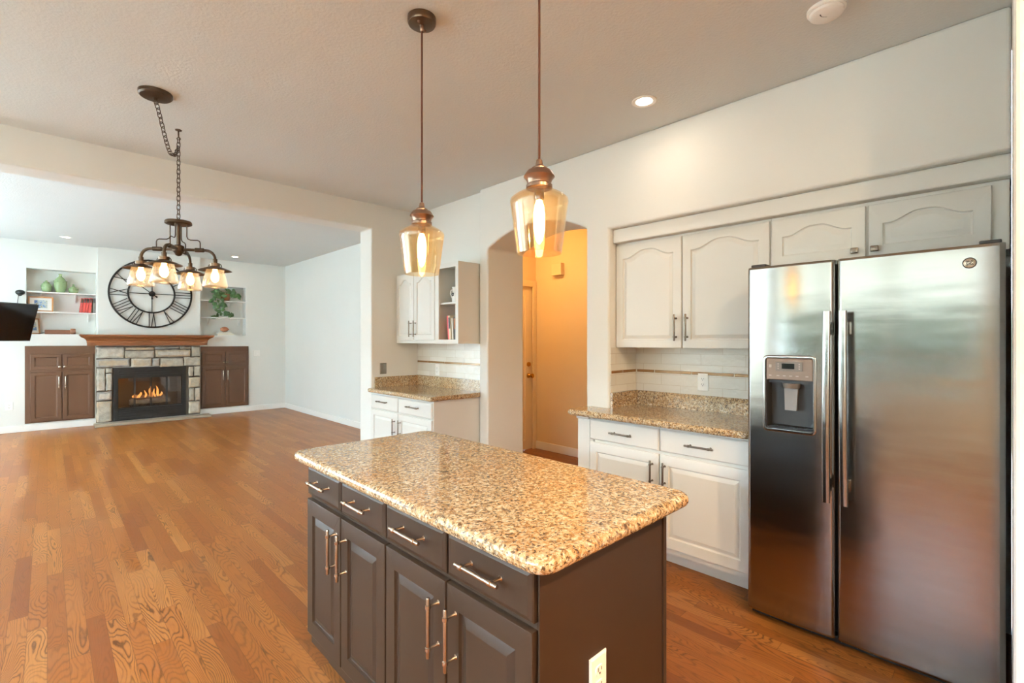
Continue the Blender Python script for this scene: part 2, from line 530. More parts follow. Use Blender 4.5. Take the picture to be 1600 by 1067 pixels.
def bar_pull(name, parent, f, a, b, ln, vertical, m='nickel', out=0.034, r=0.0062):
    bm = B(); d = (0, 1) if vertical else (1, 0)
    def q(s_, n): return f.p(a+d[0]*s_, b+d[1]*s_, n)
    h = ln/2
    tube(bm, [q(-h, out), q(-h+0.003, out), q(h-0.003, out), q(h, out)], [r*0.8, r, r, r*0.8], 12)
    for s_ in (-1, 1):
        k = s_*(h-0.026)
        tube(bm, [q(k-0.007, out), q(k-0.005, out), q(k+0.005, out), q(k+0.007, out)], [r*0.9, r*1.35, r*1.35, r*0.9], 12)
        tube(bm, [q(k, 0.0), q(k, 0.004), q(k, out)], [r*1.2, r*0.7, r*0.7], 10)
    return obj(name, bm, m, parent, smooth=40)


def round_knob(parent, f, a, b, m='nickel', r=0.015):
    bm = B(); c = f.p(a, b, 0)
    loops = []
    for rr, n in ((r*0.5, 0), (r*0.4, 0.010), (r, 0.016), (r*0.95, 0.022), (r*0.5, 0.026)):
        loops.append([f.p(a+rr*math.cos(2*PI*k/14), b+rr*math.sin(2*PI*k/14), n) for k in range(14)])
    bridge(bm, loops)
    return obj('knob', bm, m, parent, smooth=40)


def rounded_rect(x0, x1, y0, y1, r, n=6):
    out = []
    for cx, cy, a in ((x1-r, y1-r, 0), (x0+r, y1-r, 90), (x0+r, y0+r, 180), (x1-r, y0+r, 270)):
        for k in range(n+1):
            t = math.radians(a+90*k/n); out.append((cx+r*math.cos(t), cy+r*math.sin(t)))
    return out


def bullnose(bm, x0, x1, y0, y1, z0, z1, rc=0.03, n=7):
    h = (z1-z0)/2; loops = []
    for k in range(n+1):
        a = -PI/2+PI*k/n; i = h*(1-math.cos(a))*0.9
        loops.append([Vector((x, y, (z0+z1)/2+h*math.sin(a))) for x, y in rounded_rect(x0+i, x1-i, y0+i, y1-i, max(rc-i*0.5, 0.005))])
    return bridge(bm, loops)


def wall_grid(bm, us, vs_, holes, fn, d0, d1):
    """a slab over the grid us x vs with rectangular holes, from depth d0 to d1"""
    cell = lambda i, j: any(us[i] >= h[0]-1e-6 and us[i+1] <= h[1]+1e-6 and vs_[j] >= h[2]-1e-6 and vs_[j+1] <= h[3]+1e-6 for h in holes)
    fv, bv = {}, {}
    def g(dct, i, j, d):
        if (i, j) not in dct: dct[(i, j)] = bm.verts.new(fn(us[i], vs_[j], d))
        return dct[(i, j)]
    nu, nv = len(us)-1, len(vs_)-1
    solid = {(i, j) for i in range(nu) for j in range(nv) if not cell(i, j)}
    for i, j in solid:
        q = [(i, j), (i+1, j), (i+1, j+1), (i, j+1)]
        bm.faces.new([g(fv, a, b, d0) for a, b in q]); bm.faces.new([g(bv, a, b, d1) for a, b in reversed(q)])
        for (di, dj), (s, e) in (((0, -1), (0, 1)), ((1, 0), (1, 2)), ((0, 1), (2, 3)), ((-1, 0), (3, 0))):
            if (i+di, j+dj) not in solid:
                a, b = q[s], q[e]
                bm.faces.new((g(fv, *b, d0), g(fv, *a, d0), g(bv, *a, d1), g(bv, *b, d1)))
    return bm


def cover_plate(name, f, a, b, label, cat='outlet', kind='outlet', m='outlet', n0=0.0, w=0.072, h=0.116, group=None):
    o = thing(name, tuple(f.p(a, b, n0)), label, cat, group)
    bm = B()
    def r(i, n): return [f.p(a-w/2+i, b-h/2+i, n), f.p(a+w/2-i, b-h/2+i, n), f.p(a+w/2-i, b+h/2-i, n), f.p(a-w/2+i, b+h/2-i, n)]
    bridge(bm, [r(0, n0), r(0, n0+0.003), r(0.005, n0+0.006), r(0.006, n0+0.006)])
    obj('cover_plate', bm, m, o)
    if kind == 'outlet':
        for s in (-1, 1):
            cb = b+s*0.0195; bm = B()
            ring = [(0.0165*math.cos(2*PI*k/20), max(-0.0125, min(0.0125, 0.0165*math.sin(2*PI*k/20)))) for k in range(20)]
            bridge(bm, [[f.p(a+x, cb+y, n0+0.006) for x, y in ring], [f.p(a+x*0.95, cb+y*0.95, n0+0.0085) for x, y in ring]])
            rc = obj('receptacle', bm, m, o)
            bm = B()
            f.box(bm, a-0.008, a-0.0055, cb-0.002, cb+0.008, n0+0.0085, n0+0.0090)
            f.box(bm, a+0.0055, a+0.008, cb-0.001, cb+0.007, n0+0.0085, n0+0.0090)
            f.box(bm, a-0.0025, a+0.0025, cb-0.0095, cb-0.005, n0+0.0085, n0+0.0090)
            obj('slots', bm, 'slot', rc)
    else:
        bm = B(); f.box(bm, a-0.016, a+0.016, b-0.033, b+0.033, n0+0.006, n0+0.009, 0.001)
        rk = obj('rocker', bm, m, o)
    return o


# ------------------------------------------------------------------ the setting
YF = 10.52; YB = 10.44; XW = 2.92; YP = 4.59; ZK = 2.816; ZL = 2.945; XL = 3.576; XWEST = -1.9; YS = -2.6

bm = B(); box(bm, XWEST-0.2, 4.75, YS-0.2, 10.98, -0.12, 0.0); struct('floor', bm, 'floor')
bm = B(); box(bm, XWEST-0.2, 3.39, YS-0.2, YP, ZK, ZK+0.35); struct('ceiling', bm, 'ceiling')
bm = B(); box(bm, XWEST-0.2, 3.78, 4.84, 10.98, ZL, ZL+0.2); struct('ceiling_living', bm, 'ceiling')
bm = B(); box(bm, 3.39, 4.75, 0.6, 4.5, 2.80, 2.98); struct('ceiling_hall', bm, 'ceiling')

# kitchen right wall with the arched passage and the cabinet recess
pts = [(3.465, 0), (3.346, 0), (3.346, 2.246)]
ca, cy0, cz0 = 0.5635, 2.7825, 2.246
Rr = (ca*ca+0.142**2)/(2*0.142)
for k in range(1, 24):
    y = 3.346-1.127*k/24
    pts.append((y, cz0+math.sqrt(Rr*Rr-(y-cy0)**2)-(Rr-0.142)))
pts += [(2.219, 2.246), (2.219, 0), (2.015, 0), (2.015, 2.206), (-0.004, 2.206), (-0.004, ZK), (3.465, ZK)]
bm = B(); prism(bm, pts, lambda p, q, a: Vector((a, p, q)), XW, 3.389)
w = struct('wall_kitchen_right', bm, 'wall')
bv = w.modifiers.new('soft_corner', 'BEVEL'); bv.width = 0.016; bv.segments = 3; bv.limit_method = 'ANGLE'; bv.angle_limit = math.radians(50)
bm = B(); box(bm, 3.30, 3.389, -0.004, 2.014, 0, 2.205); struct('wall_recess_back', bm, 'wall')
bm = B(); box(bm, 2.965, 3.299, -0.003, 2.014, 2.108, 2.205, 0.008); struct('trim_recess_soffit', bm, 'wall')
# wall beside the refrigerator
bm = B(); box(bm, 2.0, 3.389, -0.16, -0.005, 0, ZK-0.001, 0.014, 3); struct('wall_near_right', bm, 'wall')
bm = B(); box(bm, 3.30, 3.42, YS, -0.161, 0, ZK-0.001); struct('wall_south_right', bm, 'wall')
# desk nook and partition; beam
bm = B(); box(bm, 2.98, 3.389, 3.466, YP-0.001, 0, ZK-0.001); struct('wall_nook', bm, 'wall')
bm = B(); wall_grid(bm, [XWEST, 2.41, 3.60], [0, 2.56, ZL+0.2], [(XWEST, 2.41, 0, 2.56)], lambda u, v, d: Vector((u, d, v)), YP, 4.84)
w = struct('wall_partition', bm, 'wall')
bv = w.modifiers.new('soft_corner', 'BEVEL'); bv.width = 0.014; bv.segments = 3; bv.limit_method = 'ANGLE'; bv.angle_limit = math.radians(50)
# living room walls
bm = B(); box(bm, XL, XL+0.18, 4.841, YF-0.001, 0, ZL-0.001); struct('wall_living_right', bm, 'wall_cool')
hl = [(-0.232, 0.581, 1.50, 2.52), (2.06, 2.828, 1.50, 2.44), (0.80, 1.80, 0.09, 0.945)]
us = sorted({XWEST, XL+0.18} | {h[0] for h in hl} | {h[1] for h in hl}); vv = sorted({0, ZL-0.001} | {h[2] for h in hl} | {h[3] for h in hl})
bm = B(); wall_grid(bm, us, vv, hl, lambda u, v, d: Vector((u, d, v)), YF, YF+0.21)
for x0, x1, z0, z1 in hl[:2]: box(bm, x0-0.05, x1+0.05, YF+0.21, YF+0.23, z0-0.05, z1+0.05)
struct('wall_fireplace', bm, 'wall_cool')
bm = B(); wall_grid(bm, [0.601, 0.80, 1.80, 2.043], [0, 0.09, 0.945, ZL-0.002], [(0.80, 1.80, 0.09, 0.945)], lambda u, v, d: Vector((u, d, v)), YB, YF-0.001)
struct('wall_chimney_breast', bm, 'wall_cool')
# hall beyond the arch
bm = B(); box(bm, 4.58, 4.75, 0.6, 4.5, 0, 2.80); struct('wall_hall_far', bm, 'wall_hall')
bm = B(); wall_grid(bm, [3.39, 3.70, 4.53, 4.579], [0, 2.10, 2.799], [(3.70, 4.53, 0, 2.10)], lambda u, v, d: Vector((u, d, v)), 4.295, 4.44)
struct('wall_hall_end', bm, 'wall_hall')
bm = B(); box(bm, 3.39, 4.58, 0.5, 0.6, 0, 2.80); struct('wall_hall_south', bm, 'wall_hall')
bm = B(); box(bm, 3.39, 3.45, 0.601, 2.20, 0, 2.80); struct('wall_hall_side', bm, 'wall_hall')
# left wall with unseen windows added for daylight, back wall behind the camera
wins = [(-0.2, 2.45, 0.95, 2.62), (-2.3, -0.5, 0.95, 2.62), (2.65, 4.50, 0.80, 2.62), (5.0, 7.4, 0.25, 2.75), (7.7, 10.1, 0.25, 2.75)]
us = sorted({YS, YF} | {h[0] for h in wins} | {h[1] for h in wins}); vv = sorted({0, ZL} | {h[2] for h in wins} | {h[3] for h in wins})
bm = B(); wall_grid(bm, us, vv, wins, lambda u, v, d: Vector((d, u, v)), XWEST, XWEST-0.18); struct('wall_left', bm, 'wall')
bm = B(); box(bm, XWEST, 3.30, YS-0.15, YS, 0, ZK); struct('wall_back', bm, 'wall_back')
for i, (y0, y1, z0, z1) in enumerate(wins):
    bm = B(); t = 0.05
    wall_grid(bm, [y0, y0+t, (y0+y1)/2-0.025, (y0+y1)/2+0.025, y1-t, y1], [z0, z0+t, z1-t, z1],
              [(y0+t, (y0+y1)/2-0.025, z0+t, z1-t), ((y0+y1)/2+0.025, y1-t, z0+t, z1-t)], lambda u, v, d: Vector((d, u, v)), XWEST-0.06, XWEST-0.11)
    fr = struct('window_%d' % (i+1), bm, 'white_trim')
    bm = B(); box(bm, XWEST-0.088, XWEST-0.083, y0+t, y1-t, z0+t, z1-t); obj('window_glass', bm, 'pane_glass', fr)
    ld = bpy.data.lights.new('window_daylight_portal', 'AREA'); ld.shape = 'RECTANGLE'; ld.size = z1-z0; ld.size_y = y1-y0
    ld.cycles.is_portal = True
    lo = bpy.data.objects.new('window_daylight_portal', ld); C.objects.link(lo)
    lo.location = (XWEST-0.17, (y0+y1)/2, (z0+z1)/2); lo.rotation_euler = (0, -PI/2, 0)


def sheer(name, ca, cb, thru):
    t = NT(name); n = t.noise(t.obj(), 300.0, 2.0); c = t.mix(n, lin(ca), lin(cb))
    d = t.new('ShaderNodeBsdfDiffuse'); t.put(d.inputs[0], c); q = t.new('ShaderNodeBsdfTranslucent'); t.put(q.inputs[0], c)
    x = t.new('ShaderNodeMixShader'); x.inputs[0].default_value = thru
    t.t.links.new(d.outputs[0], x.inputs[1]); t.t.links.new(q.outputs[0], x.inputs[2]); t.t.links.new(x.outputs[0], t.out.inputs[0])
    return t.m


cream_sheer = sheer('cream_sheer_fabric', (236, 230, 218), (244, 238, 227), 0.78)  # tint chosen to warm the kitchen daylight
white_sheer = sheer('white_sheer_fabric', (246, 245, 240), (252, 250, 245), 0.90)
for ya_, yb_, za_, lb_ in ((-0.14, 2.39, 1.80, 'added light-diffusing roller shade half drawn over the wide kitchen window'), (-2.24, -0.56, 1.02, 'added light-diffusing roller shade fully drawn over the window behind the viewpoint'), (2.71, 4.44, 0.87, 'added light-diffusing roller shade drawn over the dining window nearest the living room'), (5.06, 7.34, 0.31, 'added light-diffusing shade over the living room window nearest the kitchen'), (7.76, 10.04, 0.31, 'added light-diffusing shade over the living room window nearest the fireplace')):
    bm = B(); box(bm, XWEST-0.045, XWEST-0.042, ya_, yb_, za_, 2.60 if ya_ < 5 else 2.70); tag(obj('added_shade', bm, cream_sheer if ya_ < 5 else white_sheer), lb_, 'shade', 'added roller shades')  # out of view, added to diffuse the window light


bm = B(); box(bm, -9.0, XWEST-0.2, -5.0, 12.0, -0.25, -0.15); struct('ground', bm, P('pale_bounce_ground', (226, 224, 220), 0.9, 0, 0.08, 5, 0.2, 40))  # unseen ground, made pale to bounce daylight up to the ceilings
bm = B(); rh = random.Random(3)  # unseen hedge shape, added to keep sky glare off the floor
bmesh.ops.create_grid(bm, x_segments=40, y_segments=40, size=1.0)
for v in bm.verts:
    a, b = v.co.x, v.co.y; f = min(1.0, (1-abs(a))*12)*min(1.0, (1-b)*10)
    v.co = Vector((-3.6+0.55*f+rh.uniform(-0.07, 0.07), 0.85+a*1.75+rh.uniform(-0.03, 0.03), -0.15+(b+1)*1.05+rh.uniform(-0.04, 0.04)))
hd = bmesh.ops.extrude_face_region(bm, geom=bm.faces[:])
for v in [g for g in hd['geom'] if isinstance(g, bmesh.types.BMVert)]: v.co.x = -3.75
for v in bm.verts: v.co.z = max(v.co.z, -0.149)
hg = tag(obj('glare_hedge', bm, P('hedge_leaves', (52, 62, 40), 0.9, 0, 0.5, 12, 0.8, 30)), 'unseen dark green hedge outside the kitchen window', 'glare_hedge'); hg['kind'] = 'stuff'


def base_board(name, x0, x1, y0, y1, m='white_trim', h=0.10):
    bm = B(); box(bm, x0, x1, y0, y1, 0.0005, h, 0.004); struct(name, bm, m)


base_board('baseboard_fireplace_left', XWEST, 0.598, YF-0.016, YF-0.0005)
base_board('baseboard_fireplace_right', 2.046, XL-0.001, YF-0.016, YF-0.0005)
base_board('baseboard_living_right', XL-0.016, XL-0.0005, 4.845, YF-0.017)
base_board('baseboard_hall', 4.564, 4.5795, 0.61, 4.29)
# hall door and its casing
bm = B(); panel_door(bm, south(4.345), 3.702, 4.528, 0.004, 2.097, 0.035, 0.12, style='shaker'); d = struct('door_1', bm, 'beige_trim')
bm = B(); c_ = south(4.31); tube(bm, [c_.p(4.455, 0.95, 0), c_.p(4.455, 0.95, 0.012), c_.p(4.455, 0.95, 0.04), c_.p(4.455, 0.95, 0.055), c_.p(4.455, 0.95, 0.075), c_.p(4.455, 0.95, 0.085)], [0.032, 0.03, 0.013, 0.026, 0.030, 0.015], 16)
obj('door_knob', bm, 'brass', d, smooth=40)
bm = B(); tube(bm, [c_.p(4.455, 1.095, 0), c_.p(4.455, 1.095, 0.018), c_.p(4.455, 1.095, 0.022)], [0.03, 0.028, 0.016], 16); obj('deadbolt', bm, 'brass', d, smooth=40)
bm = B(); f_ = south(4.2948)
for a0, a1, b0, b1 in ((3.63, 3.70, 0, 2.17), (4.51, 4.575, 0, 2.17), (3.7005, 4.5095, 2.09, 2.17)): f_.box(bm, a0, a1, b0, b1, 0, 0.018, 0.004)
struct('trim_hall_door', bm, 'beige_trim')

# ------------------------------------------------------------------ island
isl = thing('kitchen_island', (1.10, 1.43, 0), 'grey-brown island cabinet with four drawers over four doors', 'cabinet')
bm = B(); box(bm, 0.821, 1.392, 0.757, 2.095, 0.10, 0.874); box(bm, 0.88, 1.36, 0.80, 2.06, 0.0, 0.10)
box(bm, 0.815, 1.374, 0.752, 0.757, 0.0, 0.874, 0.001); box(bm, 1.378, 1.397, 0.748, 0.77, 0.0, 0.874, 0.003)
obj('body', bm, 'island', isl)
fi = west(0.821)
cols = [(2.092, 1.772), (1.764, 1.436), (1.428, 1.100), (1.092, 0.764)]
for i, (ya, yb) in enumerate(cols):
    bm = B(); slab_front(bm, fi, -ya, -yb, 0.745, 0.868); dr = obj('drawer', bm, 'island', isl)
    bar_pull('handle', dr, west(0.801), -(ya+yb)/2, 0.815, 0.165, False)
    bm = B(); panel_door(bm, fi, -ya, -yb, 0.155, 0.726, 0.020, 0.055, top=0.062, bot=0.062); dd = obj('door', bm, 'island', isl, smooth=30)
    hx = -(yb+0.033) if i in (0, 2) else -(ya-0.040)
    bar_pull('handle', dd, west(0.801), hx, 0.595, 0.170, True)
bm = B(); bullnose(bm, 0.768, 1.485, 0.700, 2.195, 0.875, 0.918, 0.05)
tag(obj('granite_countertop', bm, 'granite', smooth=40), 'speckled gold granite slab with rounded edges on the grey-brown island', 'countertop')
cover_plate('electrical_outlet', south(0.752), 1.036, 0.522, 'white duplex outlet low on the brown end panel of the island', n0=0.0005)

# ------------------------------------------------------------------ right base cabinet, counter, tile, upper cabinets
XD = 2.74; fl = west(XD); fl0 = west(XD-0.020)
bc = thing('base_cabinet', (2.95, 1.55, 0), 'white two-drawer base cabinet beside the stainless refrigerator', 'cabinet', 'white base cabinets')
bm = B(); box(bm, XD, 2.915, 2.02, 2.152, 0.10, 0.871); box(bm, XD, 3.27, 0.965, 2.008, 0.10, 0.871); box(bm, 2.837, 2.90, 0.965, 2.15, 0.0005, 0.10)
fl.box(bm, -2.150, -2.048, 0.105, 0.845, 0, 0.006, 0.001); fl.box(bm, -2.156, -2.046, 0.848, 0.870, 0, 0.022, 0.006)
obj('body', bm, 'white_cab', bc)
for i, (ya, yb) in enumerate(((2.037, 1.513), (1.503, 0.968))):
    bm = B(); slab_front(bm, fl, -ya, -yb, 0.716, 0.853, 0.020, 0.006); dr = obj('drawer', bm, 'white_cab', bc)
    bar_pull('handle', dr, fl0, -(1.775 if i == 0 else 1.247), 0.783, 0.172, False, 'pewter', 0.03)
    bm = B(); panel_door(bm, fl, -ya, -yb, 0.135, 0.697, 0.020, 0.055, top=0.062, bot=0.062); dd = obj('door', bm, 'white_cab', bc, smooth=30)
    bar_pull('handle', dd, fl0, -(1.555 if i == 0 else 1.470), 0.578, 0.155, True, 'pewter', 0.03)
bm = B(); bullnose(bm, 2.658, 2.914, 0.958, 2.203, 0.872, 0.914, 0.04); box(bm, 2.895, 3.278, 0.96, 2.010, 0.8725, 0.9137)
box(bm, 3.258, 3.278, 0.96, 2.008, 0.913, 1.020); box(bm, 2.93, 3.258, 1.990, 2.010, 0.913, 1.020)
tag(obj('granite_countertop', bm, 'granite', smooth=40), 'granite worktop with low splash on the white cabinet by the refrigerator', 'countertop')
bm = B(); box(bm, 3.280, 3.299, 0.93, 2.0135, 0.914, 1.349); struct('trim_tile_recess', bm, 'tile_y')
bm = B(); box(bm, 2.935, 3.279, 2.0105, 2.0145, 1.021, 1.349); struct('trim_tile_return', bm, 'tile_x')


def tile_band(name, cuts, fn):
    bm = B()
    for a, b in zip(cuts, cuts[1:]): box(bm, *fn(a+0.003, b-0.003), 0.002)
    struct(name, bm, 'tile_band')


tile_band('trim_tile_band', [0.96, 1.272, 1.566, 1.855, 2.005], lambda a, b: (3.274, 3.2795, a, b, 1.160, 1.180))
tile_band('trim_tile_band_return', [2.94, 3.09, 3.272], lambda a, b: (a, b, 2.0065, 2.0103, 1.160, 1.180))
cover_plate('electrical_outlet', west(3.2795), -1.483, 1.113, 'white duplex outlet on the tile above the counter by the refrigerator', w=0.078, h=0.125)

fu = west(3.02); fu0 = west(3.0)
uc = thing('wall_cabinet', (3.15, 1.49, 1.35), 'white arched two-door upper cabinet left of the refrigerator', 'cabinet', 'white upper cabinets')
bm = B(); box(bm, 3.02, 3.279, 0.962, 2.012, 1.352, 2.106); obj('body', bm, 'white_cab', uc)
for i, (ya, yb) in enumerate(((2.008, 1.504), (1.496, 0.968))):
    bm = B(); panel_door(bm, fu, -ya, -yb, 1.35, 2.088, 0.020, 0.056, top=0.048, arch=0.050); dd = obj('door', bm, 'white_cab', uc, smooth=30)
    bar_pull('handle', dd, fu0, -(1.540 if i == 0 else 1.462), 1.485, 0.175, True, 'pewter', 0.03)
oc = thing('wall_cabinet', (3.15, 0.5, 1.80), 'short white arched cabinet above the stainless refrigerator', 'cabinet', 'white upper cabinets')
bm = B(); box(bm, 3.02, 3.279, 0.002, 0.960, 1.802, 2.106); fu.box(bm, -0.050, -0.006, 1.80, 2.09, 0, 0.004); obj('body', bm, 'white_cab', oc)
for ya, yb, kx in ((0.957, 0.514, 0.557), (0.501, 0.058, 0.474)):
    bm = B(); panel_door(bm, fu, -ya, -yb, 1.822, 2.086, 0.020, 0.058, top=0.055, bot=0.055, arch=0.044); dd = obj('door', bm, 'white_cab', oc, smooth=30)
    bm = B(); k_ = fu0
    for r0, r1, n0, n1 in ((0.006, 0.006, 0, 0.016),): tube(bm, [k_.p(-kx, 1.862, n0), k_.p(-kx, 1.862, n1)], 0.006, 8)
    k_.box(bm, -kx-0.017, -kx+0.017, 1.847, 1.877, 0.014, 0.026, 0.005); obj('knob', bm, 'pewter', dd, smooth=40)

# ------------------------------------------------------------------ refrigerator
XR = 2.575
fr = thing('refrigerator', (2.9, 0.475, 0), 'stainless side-by-side refrigerator with ice and water dispenser', 'refrigerator')
bm = B(); box(bm, 2.668, 3.25, 0.022, 0.932, 0.012, 1.760, 0.004); obj('case', bm, 'dark_plastic', fr)
bm = B(); box(bm, 2.63, 2.668, 0.024, 0.930, 0.001, 0.034, 0.003)
for k in range(14): box(bm, 2.625, 2.631, 0.06+k*0.06, 0.10+k*0.06, 0.010, 0.026)
obj('base_grille', bm, 'black', fr)
for ya, yb in ((0.925, 0.855), (0.085, 0.022)):
    bm = B(); box(bm, 2.60, 2.72, yb, ya, 1.7715, 1.786, 0.004); obj('hinge_cover', bm, 'dark_plastic', fr)


def fridge_door_bm(y0, y1, hole=None):
    """slightly crowned front between y0 and y1 (u = -Y), optional dispenser opening"""
    bm = B(); ys = sorted({y0, y0+0.006, y0+0.014, y1-0.014, y0+0.016, y1-0.016, y1-0.006, y1} | {y0+0.014+(y1-y0-0.028)*k/12 for k in range(1, 12)} | (set(hole[:2]) if hole else set()))
    zs = sorted({0.038, 0.047, 0.049, 1.758, 1.761, 1.770} | (set(hole[2:]) if hole else set()) | {0.5, 1.6})
    def fx(y, z):
        q = (y-(y0+y1)/2)/((y1-y0)/2); x = XR-0.002+0.007*q*q
        e = min(y-y0, y1-y); x += max(0, 0.014-e)**2*60
        ez = min(z-0.038, 1.770-z); x += max(0, 0.009-ez)*0.5
        return x
    wall_grid(bm, ys, zs, [hole] if hole else [], lambda u, v, d: Vector((fx(u, v) if d == 0 else 2.664, u, v)), 0, 1)
    return bm


hole = (0.638, 0.846, 0.968, 1.318)
fd = obj('freezer_door', fridge_door_bm(0.557, 0.936, hole), 'steel', fr, smooth=35, flat_big=False)
rd = obj('fresh_food_door', fridge_door_bm(0.012, 0.546), 'steel', fr, smooth=35, flat_big=False)


def fridge_handle(parent, yc, lean):
    bm = B(); loops = []
    N = 24
    for k in range(N+1):
        s = k/N; z = 0.672+s*(1.532-0.672); x = 2.520-0.012*math.sin(PI*s)
        yy = yc+lean*(s-0.5)
        w_, h_ = 0.0165, 0.009
        loops.append([Vector((x+h_*math.sin(a)*(1 if math.sin(a) > 0 else 0.8), yy+w_*math.copysign(abs(math.cos(a))**0.6, math.cos(a)), z)) for a in [2*PI*j/14 for j in range(14)]])
    bridge(bm, loops)
    for z in (0.745, 1.455): box(bm, 2.526, 2.5755, yc-0.010, yc+0.010, z-0.03, z+0.03, 0.004)
    return obj('handle', bm, 'steel', parent, smooth=45)


fridge_handle(fd, 0.575, -0.004); fridge_handle(rd, 0.511, 0.004)
fd_f = west(XR)
# dispenser bezel, control face, recess, paddle, tray
def rr(a0, a1, b0, b1, r, n): return [fd_f.p(x, y, n) for x, y in rounded_rect(a0, a1, b0, b1, r, 5)]
bm = B()
L = [rr(-0.858, -0.626, 0.955, 1.328, 0.022, -0.004), rr(-0.858, -0.626, 0.955, 1.328, 0.022, 0.006), rr(-0.855, -0.629, 0.958, 1.325, 0.020, 0.008),
     rr(-0.846, -0.638, 0.968, 1.316, 0.014, 0.007), rr(-0.844, -0.640, 0.970, 1.314, 0.013, -0.004)]
bridge(bm, L, False, False); obj('dispenser_bezel', bm, 'steel', fd, smooth=40)
bm = B(); fd_f.box(bm, -0.8435, -0.6405, 1.208, 1.3135, -0.02, 0.004, 0.004); obj('dispenser_control_face', bm, 'bisque', fd)
bm = B(); fd_f.box(bm, -0.800, -0.682, 1.252, 1.296, 0.004, 0.007, 0.002); obj('dispenser_keypad', bm, 'grey_plastic', fd)
bm = B(); fd_f.box(bm, -0.772, -0.717, 1.263, 1.289, 0.007, 0.0078); obj('dispenser_display', bm, 'black_gloss', fd)
for a, b, w_, h_, n in [(x_, 1.229, 0.006, 0.002, 0.004) for x_ in (-0.825, -0.790, -0.762, -0.734, -0.706, -0.665)]+[(-0.825, 1.275, 0.006, 0.007, 0.004)]+[(x_, z_, 0.003, 0.003, 0.007) for x_ in (-0.788, -0.696) for z_ in (1.264, 1.275, 1.286)]:
    bm = B(); fd_f.box(bm, a-w_, a+w_, b-h_, b+h_, n, n+0.0008); obj('dispenser_button', bm, 'button_grey', fd)
bm = B()
fd_f.box(bm, -0.846, -0.638, 0.9685, 1.207, -0.078, -0.074); fd_f.box(bm, -0.8455, -0.842, 0.9685, 1.207, -0.074, 0.0)
fd_f.box(bm, -0.642, -0.6385, 0.9685, 1.207, -0.074, 0.0); fd_f.box(bm, -0.842, -0.642, 0.9685, 0.973, -0.074, 0.0); fd_f.box(bm, -0.842, -0.642, 1.19, 1.207, -0.074, -0.03)
obj('dispenser_recess', bm, 'dark_plastic', fd)
bm = B(); lathe(bm, [(0.036, 1.168), (0.040, 1.192)], fd_f.p(-0.742, 0, -0.04), 20)
for q in (0,):
    bridge(bm, [[fd_f.p(a, b, n) for a, b, n in ((-0.772, 1.170, -0.045), (-0.712, 1.170, -0.045), (-0.712, 1.170, -0.030), (-0.772, 1.170, -0.030))],
                [fd_f.p(a, b, n) for a, b, n in ((-0.764, 1.062, -0.030), (-0.714, 1.062, -0.030), (-0.714, 1.062, -0.012), (-0.764, 1.062, -0.012))]])
obj('dispenser_paddle', bm, 'grey_plastic', fd, smooth=40)
bm = B(); fd_f.box(bm, -0.838, -0.646, 0.974, 0.980, -0.07, -0.004)
for k in range(5): fd_f.box(bm, -0.82+k*0.037, -0.793+k*0.037, 0.980, 0.9825, -0.06, -0.015)
obj('drip_tray', bm, 'black', fd)
# round monogram badge
bx, bz = -0.110, 1.701
fe = west(XR+0.0015)
bm = B(); bridge(bm, [[fe.p(bx+r*math.cos(2*PI*k/28), bz+r*math.sin(2*PI*k/28), n) for k in range(28)] for r, n in ((0.021, 0), (0.021, 0.003), (0.019, 0.004))])
obj('badge', bm, 'nickel', rd, smooth=40)
bm = B()
def badge_curve(pts, r=0.0011): tube(bm, [fe.p(bx+x*0.019, bz+y*0.019, 0.0045) for x, y in pts], r, 6)
tube(bm, [fe.p(bx+0.0195*math.cos(2*PI*k/36), bz+0.0195*math.sin(2*PI*k/36), 0.0045) for k in range(36)], 0.0014, 6, True)
def sp(cx, cy, r0, r1, a0, a1, n=12): return [(cx+(r0+(r1-r0)*k/n)*math.cos(math.radians(a0+(a1-a0)*k/n)), cy+(r0+(r1-r0)*k/n)*math.sin(math.radians(a0+(a1-a0)*k/n))) for k in range(n+1)]
for q in range(4):      # the four swirls of the border
    a = 45+90*q; badge_curve(sp(0.62*math.cos(math.radians(a)), 0.62*math.sin(math.radians(a)), 0.06, 0.22, a-40, a+230), 0.0009)
badge_curve([(0.02, 0.22), (-0.10, 0.36), (-0.34, 0.26), (-0.42, 0.0), (-0.34, -0.26), (-0.14, -0.30), (0.02, -0.14), (0.0, 0.06), (-0.16, 0.02), (-0.10, -0.10)])
badge_curve([(0.42, 0.26), (0.28, 0.36), (0.14, 0.24), (0.18, 0.08), (0.34, 0.04), (0.16, 0.02), (0.08, -0.16), (0.18, -0.32), (0.36, -0.28), (0.46, -0.12)])
obj('badge_monogram', bm, 'dark_plastic', rd, smooth=40)

